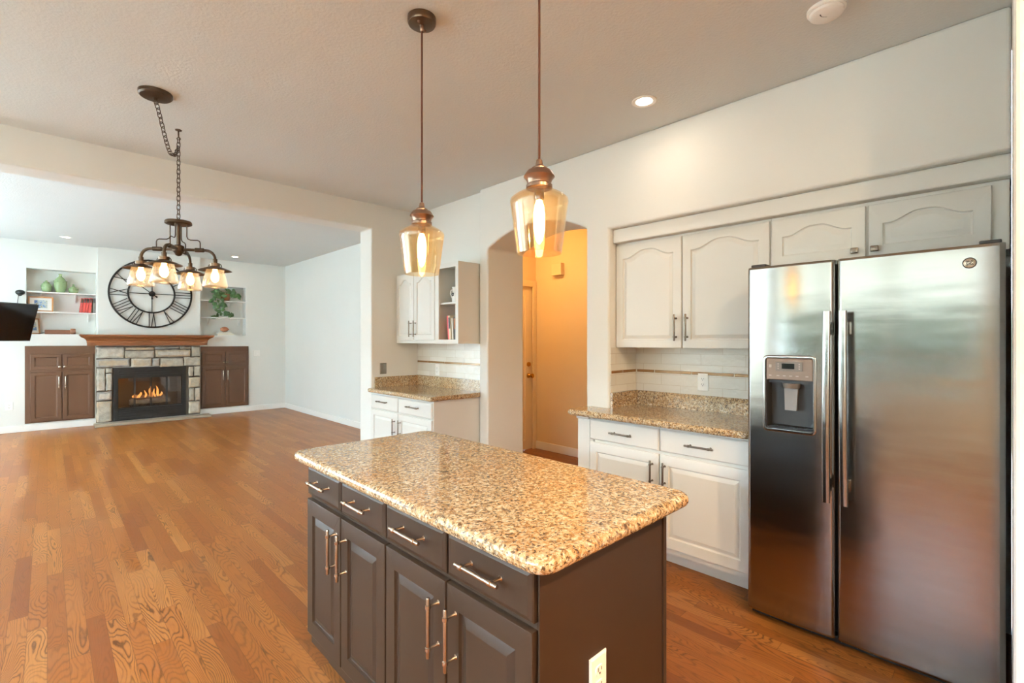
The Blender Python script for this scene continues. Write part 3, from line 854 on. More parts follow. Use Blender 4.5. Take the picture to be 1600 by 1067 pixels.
# ------------------------------------------------------------------ desk nook
fk = west(2.42); fk0 = west(2.40)
dk = thing('base_cabinet', (2.6, 4.03, 0), 'white two-drawer desk cabinet in the nook left of the archway', 'cabinet', 'white base cabinets')
bm = B(); box(bm, 2.42, 2.978, 3.484, 4.588, 0.09, 0.871); box(bm, 2.48, 2.9, 3.50, 4.57, 0.0005, 0.09)
box(bm, 2.965, 2.979, 3.4665, 3.484, 0.0005, 0.87); obj('body', bm, 'white_cab', dk)
for i, (ya, yb) in enumerate(((4.578, 4.056), (4.046, 3.496))):
    bm = B(); slab_front(bm, fk, -ya, -yb, 0.712, 0.852, 0.020, 0.006); dr = obj('drawer', bm, 'white_cab', dk)
    bar_pull('handle', dr, fk0, -(4.33 if i == 0 else 3.775), 0.79, 0.20, False, 'pewter', 0.03)
    bm = B(); panel_door(bm, fk, -ya, -yb, 0.13, 0.700, 0.020, 0.055); dd = obj('door', bm, 'white_cab', dk, smooth=30)
    bar_pull('handle', dd, fk0, -(4.105 if i == 0 else 4.000), 0.572, 0.155, True, 'pewter', 0.03)
bm = B(); bullnose(bm, 2.355, 2.60, 3.446, 4.586, 0.872, 0.914, 0.03); box(bm, 2.58, 2.9145, 3.446, 4.586, 0.8725, 0.9137); box(bm, 2.914, 2.978, 3.468, 4.586, 0.8725, 0.9137)
box(bm, 2.958, 2.978, 3.468, 4.586, 0.913, 1.020); box(bm, 2.445, 2.958, 4.568, 4.586, 0.913, 1.020)
tag(obj('granite_countertop', bm, 'granite', smooth=40), 'granite desk top with low splash in the nook left of the archway', 'countertop')
bm = B(); box(bm, 2.968, 2.9795, 3.467, 4.588, 1.021, 1.370); struct('trim_tile_nook', bm, 'tile_y')
tile_band('trim_tile_band_nook', [3.470, 3.78, 4.08, 4.38, 4.585], lambda a, b: (2.963, 2.9675, a, b, 1.160, 1.180))
cover_plate('electrical_outlet', west(2.9675), -4.205, 1.09, 'white outlet on the tile above the nook desk top', w=0.07, h=0.12)
cover_plate('wall_switch', south(4.5895), 2.545, 1.105, 'brushed steel wall plate on the side wall above the nook desk top', 'switch', 'switch', 'steel_plate', 0.0, 0.075, 0.115)
fn_ = west(2.705)
nc = thing('wall_cabinet', (2.84, 4.22, 1.38), 'white arched two-door upper cabinet over the nook desk', 'cabinet', 'white upper cabinets')
bm = B(); box(bm, 2.705, 2.979, 3.852, 4.588, 1.372, 2.096); obj('body', bm, 'white_cab', nc)
for i, (ya, yb) in enumerate(((4.560, 4.226), (4.218, 3.860))):
    bm = B(); panel_door(bm, fn_, -ya, -yb, 1.405, 2.076, 0.020, 0.050, top=0.045, arch=0.045); dd = obj('door', bm, 'white_cab', nc, smooth=30)
    bar_pull('handle', dd, west(2.685), -(4.268 if i == 0 else 4.185), 1.52, 0.165, True, 'pewter', 0.03)
oc2 = thing('open_shelf_cabinet', (2.84, 3.66, 1.37), 'white open-front wall cabinet with one shelf beside the archway', 'cabinet')
bm = B(); y0, y1, z0, z1 = 3.484, 3.848, 1.371, 2.125
wall_grid(bm, [y0, y0+0.042, y1-0.06, y1], [z0, z0+0.038, z1-0.045, z1], [(y0+0.042, y1-0.06, z0+0.038, z1-0.045)], lambda u, v, d: Vector((d, u, v)), 2.685, 2.705)
wall_grid(bm, [y0, y0+0.016, y1-0.016, y1], [z0, z0+0.038, z1-0.016, z1], [(y0+0.016, y1-0.016, z0+0.038, z1-0.016)], lambda u, v, d: Vector((d, u, v)), 2.705, 2.966)
box(bm, 2.966, 2.979, y0, y1, z0, z1); obj('body', bm, 'white_cab', oc2)
bm = B(); box(bm, 2.712, 2.965, y0+0.0165, y1-0.0165, 1.742, 1.760, 0.002); obj('shelf', bm, 'white_cab', oc2)
# pitcher with a painted flower
pt = thing('pitcher', (2.79, 3.650, 1.7605), 'white pitcher with a painted grey flower on the open cabinet shelf', 'pitcher')
bm = B(); lathe(bm, [(0.036, 0), (0.040, 0.006), (0.043, 0.05), (0.036, 0.10), (0.034, 0.125), (0.042, 0.145), (0.039, 0.145), (0.031, 0.12), (0.034, 0.02)], (2.79, 3.650, 1.761), 24); obj('pot_body', bm, 'outlet', pt, smooth=50)
bm = B(); tube(bm, [(2.785, 3.685, 1.885), (2.78, 3.717, 1.880), (2.78, 3.730, 1.85), (2.785, 3.713, 1.815), (2.787, 3.691, 1.80)], 0.006, 8); obj('handle', bm, 'outlet', pt, smooth=50)
bm = B()
for k in range(5): ball(bm, (2.7485, 3.652+0.012*math.cos(2*PI*k/5), 1.835+0.012*math.sin(2*PI*k/5)), 0.008, 10, 6, (0.3, 1, 1))
obj('painted_flower', bm, 'dark_plastic', pt, smooth=50)


def book(name, base, th, dp, ht, col, label, group, lean=0.0, ax='y', title=None):
    """upright book: thickness along ax, spine towards the room"""
    o = thing(name, (0, 0, 0), label, 'book', group)
    mt = P('book_cover_'+''.join('%02x' % c for c in col), col, 0.55, 0, 0.08, 40)
    bm = B()
    if ax == 'y':      # spine faces -X, thickness in Y
        box(bm, 0, dp, 0, 0.003, 0, ht); box(bm, 0, dp, th-0.003, th, 0, ht); box(bm, -0.002, 0.004, 0, th, 0, ht, 0.001)
        pg = (0.004, dp-0.004, 0.003, th-0.003, 0.004, ht-0.004)
    else:              # spine faces -Y, thickness in X
        box(bm, 0, 0.003, 0, dp, 0, ht); box(bm, th-0.003, th, 0, dp, 0, ht); box(bm, 0, th, -0.002, 0.004, 0, ht, 0.001)
        pg = (0.003, th-0.003, 0.004, dp-0.004, 0.004, ht-0.004)
    obj('cover', bm, mt, o)
    bm = B(); box(bm, *pg); obj('pages', bm, 'paper', o)
    if title:
        bm = B()
        if ax == 'y': box(bm, -0.0028, -0.0019, 0.004, th-0.004, ht*0.45, ht*0.92)
        else: box(bm, 0.003, th-0.003, -0.0028, -0.0019, ht*0.68, ht*0.95)
        obj('spine_label', bm, M[title], o)
    o.location = (base[0], base[1], base[2]+th*math.sin(abs(lean))+0.0003)
    if ax == 'y': o.rotation_euler = (lean, 0, 0)
    else: o.rotation_euler = (0, lean, 0)
    return o


zb = 1.4095
book('book', (2.74, 3.688, zb+0.0), 0.022, 0.17, 0.225, (176, 40, 42), 'red cookbook leaning leftmost in the open cabinet', 'cookbooks', -0.10)
book('book', (2.735, 3.656, zb), 0.030, 0.18, 0.225, (212, 200, 172), 'thick pale book with black spine label in the open cabinet', 'cookbooks', -0.08, 'y', 'black')
book('book', (2.745, 3.632, zb), 0.022, 0.17, 0.20, (226, 222, 214), 'thin white book third in the open cabinet', 'cookbooks', -0.07)
book('book', (2.75, 3.596, zb), 0.034, 0.17, 0.215, (52, 50, 46), 'dark book with brown top rightmost in the open cabinet', 'cookbooks', -0.05, 'y', 'terracotta')

# ------------------------------------------------------------------ hall chime box
bm = B(); box(bm, 4.515, 4.5795, 3.815, 3.975, 2.205, 2.352, 0.006)
tag(obj('door_chime', bm, 'wall_hall'), 'square beige chime box high on the hall wall', 'chime')
# hall ceiling lamp behind the arch
hlmp = thing('ceiling_lamp', (3.65, 3.75, 2.80), 'round flush lamp on the hall ceiling behind the arch', 'lamp')
bm = B(); lathe(bm, [(0.13, 2.799), (0.13, 2.78), (0.12, 2.775)], (3.65, 3.75, 0), 28); obj('lamp_base', bm, 'brass', hlmp, smooth=40)
bm = B(); lathe(bm, [(0.12, 2.7745), (0.115, 2.745), (0.085, 2.715), (0.03, 2.70)], (3.65, 3.75, 0), 28); obj('lamp_shade', bm, emis('hall_lamp_glass', (255, 196, 120), HALL_W), hlmp, smooth=60)

# ------------------------------------------------------------------ pendants
def pendant(x, y, label):
    o = thing('pendant_light', (x, y, ZK), label, 'pendant light', 'amber glass pendants over the island')
    bm = B(); lathe(bm, [(0.062, ZK-0.0005), (0.062, ZK-0.022), (0.058, ZK-0.030), (0.030, ZK-0.034)], (x, y, 0), 32)
    cn = obj('canopy', bm, 'copper_dark', o, smooth=40)
    bm = B()
    for k in range(2):
        a = k*PI+0.6; lathe(bm, [(0.006, ZK-0.034), (0.005, ZK-0.042)], (x+0.035*math.cos(a), y+0.035*math.sin(a), 0), 12)
    lathe(bm, [(0.010, ZK-0.034), (0.008, ZK-0.055), (0.004, ZK-0.060)], (x, y, 0), 14); obj('canopy_screw', bm, 'copper', cn, smooth=40)
    bm = B(); tube(bm, [(x, y, ZK-0.055), (x, y, 2.4), (x, y, 1.995)], 0.0042, 10); obj('cord', bm, 'cord', o, smooth=60)
    bm = B(); lathe(bm, [(0.005, 2.006), (0.010, 2.002), (0.013, 1.985), (0.026, 1.976), (0.026, 1.970), (0.040, 1.966), (0.050, 1.952), (0.052, 1.946), (0.042, 1.934), (0.040, 1.922), (0.044, 1.918), (0.044, 1.908)], (x, y, 0), 36)
    obj('cap', bm, 'copper', o, smooth=35)
    prof = [(0.040, 1.909), (0.052, 1.900), (0.078, 1.886), (0.096, 1.872), (0.098, 1.862), (0.095, 1.845), (0.088, 1.79), (0.081, 1.735), (0.0745, 1.690),
            (0.0715, 1.690), (0.078, 1.735), (0.085, 1.79), (0.092, 1.845), (0.0945, 1.862), (0.092, 1.870), (0.075, 1.882), (0.050, 1.896), (0.037, 1.905)]
    bm = B(); lathe(bm, prof, (x, y, 0), 48, 2, True); obj('glass_shade', bm, 'amber_glass', o, smooth=60)
    bm = B(); lathe(bm, [(0.016, 1.905), (0.017, 1.875), (0.013, 1.868)], (x, y, 0), 16); obj('socket', bm, 'copper_dark', o, smooth=40)
    bm = B(); lathe(bm, [(0.010, 1.868), (0.016, 1.85), (0.020, 1.82), (0.019, 1.77), (0.012, 1.735), (0.003, 1.722)], (x, y, 0), 18); obj('bulb', bm, 'bulb', o, smooth=60)


pendant(1.183, 1.795, 'amber glass pendant over the far end of the island, canopy in view')
pendant(1.183, 1.094, 'larger-looking amber glass pendant over the near end of the island')

# ------------------------------------------------------------------ recessed lamps, smoke detector
def can(x, y, z, label, power, r=0.072, tint=(1.0, 0.84, 0.66)):
    o = thing('recessed_light', (x, y, z), label, 'ceiling light', 'recessed ceiling lights')
    bm = B(); lathe(bm, [(r*0.66, z-0.0005), (r, z-0.0005), (r, z-0.004), (r*0.95, z-0.007), (r*0.70, z-0.005), (r*0.66, z-0.003)], (x, y, 0), 32, 2, True); obj('trim_ring', bm, 'white_trim', o, smooth=40)
    bm = B(); lathe(bm, [(r*0.655, z-0.0006), (r*0.655, z-0.003), (r*0.3, z-0.0035)], (x, y, 0), 28); obj('lens', bm, 'lens', o, smooth=40)
    ld = bpy.data.lights.new('recessed_lamp', 'AREA'); ld.shape = 'DISK'; ld.size = r*1.2; ld.energy = power; ld.color = tint
    lo = bpy.data.objects.new('recessed_lamp', ld); C.objects.link(lo); lo.parent = o; lo.location = (0, 0, -0.009)


can(2.540, 1.505, ZK, 'lit recessed light in the kitchen ceiling above the white cabinets', CAN_W)
can(0.20, 9.80, ZL, 'lit recessed light over the left built-in shelves', CAN_W*0.5)
can(2.49, 9.93, ZL, 'lit recessed light over the right built-in shelves', CAN_W*0.5)
can(0.15, -1.0, ZK, 'added warm fill lamp, unseen, in the kitchen ceiling behind the viewpoint', BACK_FILL_W, tint=(1.0, 0.72, 0.42))  # unseen lamps, added to throw warm light from behind the camera
can(1.35, -1.0, ZK, 'added warm fill lamp, unseen, behind the viewpoint nearer the refrigerator wall', BACK_FILL_W, tint=(1.0, 0.72, 0.42))
sd = thing('smoke_detector', (2.39, 0.545, ZK), 'round white smoke detector on the ceiling above the refrigerator', 'smoke detector')
bm = B(); lathe(bm, [(0.072, ZK-0.0005), (0.072, ZK-0.012), (0.066, ZK-0.016)], (2.39, 0.545, 0), 32); obj('base', bm, 'white_trim', sd, smooth=40)
bm = B(); lathe(bm, [(0.064, ZK-0.0165), (0.062, ZK-0.028), (0.050, ZK-0.036), (0.020, ZK-0.038)], (2.39, 0.545, 0), 32); obj('cover', bm, 'white_trim', sd, smooth=40)
bm = B(); tube(bm, [(2.36+0.03*math.cos(a), 0.53+0.03*math.sin(a), ZK-0.0365) for a in [0.4+0.2*k for k in range(8)]], 0.002, 6); obj('vent', bm, 'slot', sd)

# ------------------------------------------------------------------ chandelier
hx, hy = 0.635, 3.886
RT = Vector((math.cos(math.radians(44)), -math.sin(math.radians(44)), 0)); FW = Vector((math.sin(math.radians(44)), math.cos(math.radians(44)), 0))
ch = thing('chandelier', (hx, hy, 2.0), 'bronze pipe chandelier with four glass jar shades on a swagged chain', 'chandelier')
bm = B(); lathe(bm, [(0.082, ZK-0.0005), (0.082, ZK-0.018), (0.074, ZK-0.026), (0.012, ZK-0.030), (0.010, ZK-0.045)], (0.445, 3.395, 0), 36); obj('canopy', bm, 'bronze', ch, smooth=40)
bm = B(); lathe(bm, [(0.020, ZK-0.0005), (0.018, ZK-0.006), (0.005, ZK-0.008), (0.004, ZK-0.05)], (hx, hy, 0), 16)
tube(bm, [(hx+0.010*math.sin(a), hy, ZK-0.058+0.010*math.cos(a)) for a in [k*0.6 for k in range(9)]], 0.003, 8); obj('ceiling_hook', bm, 'bronze', ch, smooth=40)


def chain(bm, path, pitch=0.030, ln=0.040, wd=0.020, r=0.0026):
    path = [Vector(p) for p in path]; d = [0.0]
    for a, b in zip(path, path[1:]): d.append(d[-1]+(b-a).length)
    n = int(d[-1]/pitch)
    def at(s):
        for i in range(len(path)-1):
            if d[i+1] >= s: return path[i].lerp(path[i+1], (s-d[i])/max(1e-9, d[i+1]-d[i]))
        return path[-1]
    for k in range(n+1):
        s = min(d[-1]-1e-4, pitch*(k+0.3)); c = at(s); t = (at(min(d[-1], s+0.006))-at(max(0, s-0.006))).normalized()
        ref = RT if k % 2 else FW
        if abs(t.dot(ref)) > 0.95: ref = Vector((0, 0, 1))
        w_ = (ref-t*ref.dot(t)).normalized(); R2 = wd/2; H = ln/2-R2; pts_ = []
        for j in range(7):
            a = -PI/2+PI*j/6; pts_.append(c+t*(H+R2*math.cos(a))+w_*(R2*math.sin(a)))
        for j in range(7):
            a = PI/2+PI*j/6; pts_.append(c+t*(-H+R2*math.cos(a))+w_*(R2*math.sin(a)))
        tube(bm, pts_, r, 6, True)
    return bm


A, Bq, mid = Vector((0.445, 3.395, ZK-0.045)), Vector((hx, hy, 2.70)), None
sw = []
for k in range(25):
    s = k/24; p = A.lerp(Bq, s**1.15); p.z = A.z+(Bq.z-A.z)*s-0.33*math.sin(PI*s**1.6)**1.0*0.42*(1 if s < 0.72 else 1); sw.append(p)
bm = B(); chain(bm, sw); chain(bm, [(hx, hy, ZK-0.062), (hx, hy, 2.20)]); obj('chain', bm, 'bronze', ch, smooth=60)
ZD, ZH = 2.190, 2.012
bm = B(); lathe(bm, [(0.010, ZD+0.024), (0.022, ZD+0.016), (0.074, ZD+0.012), (0.078, ZD+0.004), (0.078, ZD-0.008), (0.070, ZD-0.012)], (hx, hy, 0), 32); obj('top_plate', bm, 'bronze', ch, smooth=40)
bm = B(); tube(bm, [(hx, hy, ZD-0.012), (hx, hy, ZH+0.03)], 0.013, 14); lathe(bm, [(0.020, ZH+0.03), (0.034, ZH+0.022), (0.036, ZH-0.012), (0.024, ZH-0.026), (0.016, ZH-0.040), (0.006, ZH-0.044)], (hx, hy, 0), 20); obj('center_pipe', bm, 'bronze', ch, smooth=40)
dirs = [(-0.2146, -0.046), (0.055, -0.205), (-0.06, 0.20), (0.2146, 0.046)]
for l_, e_ in dirs:
    dv = RT*l_+FW*e_; R_ = 0.222; dv = dv.normalized(); o_ = Vector((hx, hy, 0))
    def q(r, z): return o_+dv*r+Vector((0, 0, z))
    bm = B(); el = [q(0.02, ZH), q(R_-0.06, ZH)]+[q(R_-0.06+0.06*math.sin(a), ZH-0.06+0.06*math.cos(a)) for a in [PI/2*k/6 for k in range(1, 7)]]+[q(R_, ZH-0.075)]
    tube(bm, el, 0.0095, 12); tube(bm, [q(R_-0.125, ZH), q(R_-0.12, ZH), q(R_-0.07, ZH), q(R_-0.065, ZH)], [0.010, 0.0145, 0.0145, 0.010], 12)
    tube(bm, [q(R_, ZH-0.058), q(R_, ZH-0.084)], 0.0145, 12); ar = obj('arm', bm, 'bronze', ch, smooth=40)
    bm = B(); tube(bm, [q(0.050, ZD-0.012), q(0.050, ZD-0.09), q(0.056, ZD-0.105), q(0.072, ZD-0.112), q(0.115, ZD-0.112), q(0.127, ZD-0.118), q(0.131, ZD-0.130), q(0.131, ZH+0.012)], 0.0036, 8); obj('stay_rod', bm, 'bronze', ch, smooth=60)
    c_ = q(R_, 0); z0 = ZH-0.084
    bm = B(); lathe(bm, [(0.014, z0), (0.030, z0-0.002), (0.030, z0-0.022), (0.034, z0-0.026), (0.060, z0-0.034), (0.098, z0-0.050), (0.101, z0-0.054), (0.096, z0-0.0535), (0.058, z0-0.039), (0.034, z0-0.031)], c_, 36); sh = obj('shade_cap', bm, 'copper_dark', ch, smooth=40)
    bm = B(); tube(bm, [c_+RT*(0.045*math.cos(a))+Vector((0, 0, z0-0.030+0.028*math.sin(a)**0.6 if math.sin(a) > 0 else z0-0.030)) for a in [PI*k/12 for k in range(13)]], 0.0028, 8); obj('wire_bail', bm, 'bronze', sh, smooth=60)
    zt = z0-0.036
    prof = [(0.050, zt), (0.054, zt-0.012), (0.066, zt-0.070), (0.076, zt-0.118), (0.073, zt-0.130), (0.060, zt-0.134), (0.058, zt-0.131), (0.070, zt-0.127), (0.073, zt-0.116), (0.063, zt-0.070), (0.051, zt-0.012), (0.047, zt)]
    bm = B(); lathe(bm, prof, c_, 40, 2, True); obj('glass_jar', bm, 'clear_glass', ch, smooth=60)
    bm = B(); lathe(bm, [(0.012, zt+0.006), (0.014, zt-0.020), (0.022, zt-0.042), (0.026, zt-0.062), (0.021, zt-0.082), (0.010, zt-0.094), (0.003, zt-0.097)], c_, 20); obj('bulb', bm, 'bulb', ch, smooth=60)

# ------------------------------------------------------------------ fireplace
stones = [(152, 195, 332, 272), (345, 195, 545, 215), (342, 222, 545, 272), (553, 193, 730, 208), (740, 193, 820, 208), (556, 215, 820, 265), (830, 193, 898, 262),
          (152, 280, 372, 338), (382, 277, 526, 337), (534, 277, 582, 335), (592, 277, 762, 335), (770, 270, 898, 330),
          (152, 347, 208, 510), (214, 347, 256, 380), (214, 388, 252, 510), (152, 518, 250, 580), (152, 588, 250, 735),
          (808, 340, 843, 408), (850, 337, 898, 405), (810, 415, 898, 488), (810, 498, 850, 584), (858, 495, 898, 584), (808, 592, 898, 678)]
def sx(x): return 0.577+(x-150)/750*1.456
def sz(x, y):
    k = (x-150)/750; zl_ = 1.30-(y-190)/545*1.235; zr_ = 1.293-(y-190)/490*1.235
    return zl_+(zr_-zl_)*k
fs = thing('fireplace_surround', (1.305, YB, 0), 'rough grey and tan field stone fireplace surround', 'fireplace surround')
rs = random.Random(4)
bm = B()
for x0, y0, x1, y1 in stones:
    xa, xb = sx(x0), sx(x1); zt, zb_ = sz((x0+x1)/2, y0), sz((x0+x1)/2, y1); th = 0.035+rs.random()*0.025
    nx = max(3, int((xb-xa)/0.05)); nz = max(3, int((zt-zb_)/0.05)); ring = []
    for k in range(nx): ring.append((xa+(xb-xa)*k/nx, zb_))
    for k in range(nz): ring.append((xb, zb_+(zt-zb_)*k/nz))
    for k in range(nx): ring.append((xb-(xb-xa)*k/nx, zt))
    for k in range(nz): ring.append((xa, zt-(zt-zb_)*k/nz))
    cx, cz = (xa+xb)/2, (zt+zb_)/2
    jit = [(rs.uniform(-0.005, 0.005), rs.uniform(-0.005, 0.005)) for _ in ring]
    def lp(ins, yy, j=1.0):
        out = []
        for (x, z), (dx, dz) in zip(ring, jit):
            ex = min(1, max(-1, (x-cx)/((xb-xa)/2))); ez = min(1, max(-1, (z-cz)/((zt-zb_)/2)))
            out.append(Vector((x-ins*ex+dx*j, yy+rs.uniform(-0.004, 0.004)*(1 if ins else 0), z-ins*ez+dz*j)))
        return out
    bridge(bm, [lp(0, YB-0.016), lp(0, YB-th), lp(0.010, YB-th-0.012), lp(0.030 if min(xb-xa, zt-zb_) > 0.09 else 0.018, YB-th-0.016)])
obj('stones', bm, 'stone', fs, smooth=45)
bm = B(); wall_grid(bm, [0.577, 0.785, 1.815, 2.033], [0.046, 0.955, 1.31], [(0.785, 1.815, 0.046, 0.955)], lambda u, v, d: Vector((u, d, v)), YB-0.022, YB-0.001); obj('mortar', bm, 'mortar', fs)
bm = B(); box(bm, 0.545, 2.17, 10.165, YB-0.03, 0.0005, 0.045, 0.008)
tag(obj('hearth_slab', bm, 'slab'), 'low tan stone hearth slab on the wood floor', 'hearth')
# mantel with crown moulding
bm = B(); prof = [(0.0, 1.315), (0.0, 1.36), (0.004, 1.365), (0.004, 1.395), (0.010, 1.40), (0.016, 1.415), (0.036, 1.435), (0.066, 1.450), (0.082, 1.462), (0.086, 1.474), (0.094, 1.476), (0.094, 1.497)]
bridge(bm, [[Vector((0.46-o, YB-0.08-0.001, z)), Vector((0.46-o, 10.29-o, z)), Vector((2.125+o, 10.29-o, z)), Vector((2.125+o, YB-0.08-0.001, z))] for o, z in prof])
box(bm, 0.605, 2.04, 10.355, YB-0.001, 1.316, 1.496)
tag(obj('mantel_shelf', bm, 'mantel'), 'stained brown wood mantel with crown moulding over the fireplace', 'mantel')
# insert
ins = thing('fireplace_insert', (1.30, YB-0.04, 0.05), 'black metal fireplace insert with glass doors', 'fireplace')
bm = B(); wall_grid(bm, [0.790, 0.845, 1.755, 1.810], [0.050, 0.250, 0.775, 0.945], [(0.845, 1.755, 0.250, 0.775)], lambda u, v, d: Vector((u, d, v)), 10.39, 10.435)
for z in (0.09, 0.13, 0.17, 0.21, 0.82, 0.86, 0.90): box(bm, 0.86, 1.74, 10.383, 10.39, z-0.010, z+0.010, 0.003)
obj('frame', bm, 'black', ins)
bm = B(); box(bm, 0.83, 0.845, 10.44, 10.86, 0.12, 0.93); box(bm, 1.755, 1.77, 10.44, 10.86, 0.12, 0.93); box(bm, 0.845, 1.755, 10.845, 10.86, 0.12, 0.93)
box(bm, 0.845, 1.755, 10.44, 10.845, 0.12, 0.235); box(bm, 0.845, 1.755, 10.44, 10.845, 0.80, 0.93); obj('firebox', bm, 'firebox', ins)
for x0, x1 in ((0.847, 1.074), (1.077, 1.299), (1.302, 1.524), (1.527, 1.753)):
    bm = B(); box(bm, x0, x1, 10.418, 10.423, 0.252, 0.773); gd = obj('glass_door', bm, 'fire_glass', ins)
    bm = B(); wall_grid(bm, [x0, x0+0.012, x1-0.012, x1], [0.252, 0.266, 0.759, 0.773], [(x0+0.012, x1-0.012, 0.266, 0.759)], lambda u, v, d: Vector((u, d, v)), 10.412, 10.418); obj('door_rim', bm, 'black', gd)
lg = thing('gas_log_set', (1.30, 10.62, 0.236), 'burning logs on a grate inside the fireplace', 'log fire')
bm = B()
for k in range(6): box(bm, 1.05+k*0.10, 1.062+k*0.10, 10.54, 10.76, 0.262, 0.275)
for y in (10.56, 10.74): box(bm, 1.02, 1.60, y-0.006, y+0.006, 0.25, 0.263)
for x in (1.05, 1.56):
    for y in (10.56, 10.74): box(bm, x-0.006, x+0.006, y-0.006, y+0.006, 0.2355, 0.252)
obj('grate', bm, 'black', lg)
for (p, q_, r) in (((1.02, 10.59, 0.325), (1.60, 10.58, 0.330), 0.048), ((1.05, 10.70, 0.325), (1.58, 10.72, 0.33), 0.050), ((1.12, 10.66, 0.405), (1.52, 10.63, 0.400), 0.040)):
    bm = B(); n = 9; tube(bm, [Vector(p).lerp(Vector(q_), k/n)+Vector((0, rs.uniform(-0.006, 0.006), rs.uniform(-0.006, 0.006))) for k in range(n+1)], [r*rs.uniform(0.9, 1.08) for _ in range(n+1)], 12); obj('log', bm, 'ember_log', lg, smooth=50)
for x, h, w_, l in ((1.10, 0.07, 0.030, -0.02), (1.16, 0.10, 0.028, 0.02), (1.245, 0.13, 0.015, 0.0), (1.315, 0.20, 0.026, 0.02), (1.38, 0.15, 0.015, -0.02), (1.435, 0.20, 0.020, -0.05), (1.47, 0.09, 0.020, 0.0)):
    bm = B(); loops = []
    for k in range(9):
        s = k/8; rr_ = w_*math.sin(PI*min(1, 0.18+s*0.82))**0.8*(1-s*0.35)+0.001
        loops.append([Vector((x+l*s*s+0.012*math.sin(5*s+x*20)+rr_*math.cos(2*PI*j/10), 10.60+0.5*rr_*math.sin(2*PI*j/10), 0.400+h*s)) for j in range(10)])
    bridge(bm, loops); obj('flame', bm, 'flame', lg, smooth=80)

# ------------------------------------------------------------------ built-in cabinets
def built_in(x0, x1, zt, xm, label, xa, xb):
    o = thing('built_in_cabinet', ((x0+x1)/2, YF, 0.12), label, 'cabinet', 'brown built-in cabinets')
    f = south(YF-0.022); f0 = south(YF-0.040)
    bm = B(); box(bm, x0, x1, YF-0.022, YF-0.0008, 0.122, zt, 0.002); obj('body', bm, 'brown_cab', o)
    for s, (a, b) in enumerate(((xa, xm-0.006), (xm+0.006, xb))):
        hx_ = (xm-0.030) if s == 0 else (xm+0.030)
        bm = B(); panel_door(bm, f, a, b, 0.945, 1.185, 0.018, 0.045, style='shaker'); d1 = obj('upper_door', bm, 'brown_cab', o)
        round_knob(d1, f0, hx_, 0.982, 'nickel', 0.018)
        bm = B(); panel_door(bm, f, a, b, 0.14, 0.905, 0.018, 0.050, style='shaker'); d2 = obj('lower_door', bm, 'brown_cab', o)
        bar_pull('handle', d2, f0, hx_+(-0.008 if s == 0 else 0.008), 0.735, 0.19, True, 'nickel', 0.03, 0.007)
    return o


built_in(-0.248, 0.565, 1.315, 0.172, 'chocolate brown built-in cabinet left of the stone fireplace', -0.19, 0.545)
built_in(2.052, 2.875, 1.288, 2.462, 'chocolate brown built-in cabinet right of the stone fireplace', 2.075, 2.855)

def niche_shelf(x0, x1, z, label):
    o = thing('niche_shelf', ((x0+x1)/2, YF+0.1, z), label, 'shelf', 'white niche shelves')
    bm = B(); box(bm, x0+0.002, x1-0.002, YF+0.004, YF+0.208, z-0.020, z, 0.003); obj('board', bm, 'white_shelf', o)
    for x in (x0+0.16, x1-(0.25 if z > 2 else 0.09)):
        bm = B(); box(bm, x-0.010, x+0.010, YF+0.198, YF+0.2095, z-0.15, z-0.0205); bridge(bm, [[Vector((x+d, YF+0.198, z-0.14)), Vector((x+d, YF+0.198, z-0.1)), Vector((x+d, YF+0.09, z-0.0205)), Vector((x+d, YF+0.06, z-0.0205))] for d in (-0.004, 0.004)])
        obj('bracket', bm, 'white_shelf', o)


niche_shelf(-0.232, 0.581, 2.168, 'white shelf holding three green vases in the left niche')
niche_shelf(-0.232, 0.581, 1.855, 'white shelf holding red books and a framed picture in the left niche')
niche_shelf(2.06, 2.828, 2.168, 'white shelf holding the potted plant in the right niche')
niche_shelf(2.06, 2.828, 1.846, 'lower white shelf touched by trailing vines in the right niche')


def vase(x, y, z, prof, label, lid=False):
    o = thing('ceramic_vase', (x, y, z), label, 'vase', 'green glazed vases')
    bm = B(); lathe(bm, [(r, z+h) for r, h in prof], (x, y, 0), 28); obj('vessel', bm, 'glaze', o, smooth=60)
    bm = B(); R_ = max(r for r, h in prof); hh = prof[-1][1]
    for k in range(9):
        a = PI*(0.9+1.2*k/8); ball(bm, (x+R_*0.95*math.cos(a), y+R_*0.95*math.sin(a), z+hh*0.58+0.010*math.sin(k*2.1)), 0.008, 8, 6)
    obj('relief', bm, 'glaze', o, smooth=60)
    if lid:
        bm = B(); lathe(bm, [(prof[-1][0]*1.1, z+hh), (prof[-1][0], z+hh+0.012), (0.012, z+hh+0.020), (0.014, z+hh+0.034), (0.004, z+hh+0.040)], (x, y, 0), 18); obj('lid', bm, 'glaze', o, smooth=60)


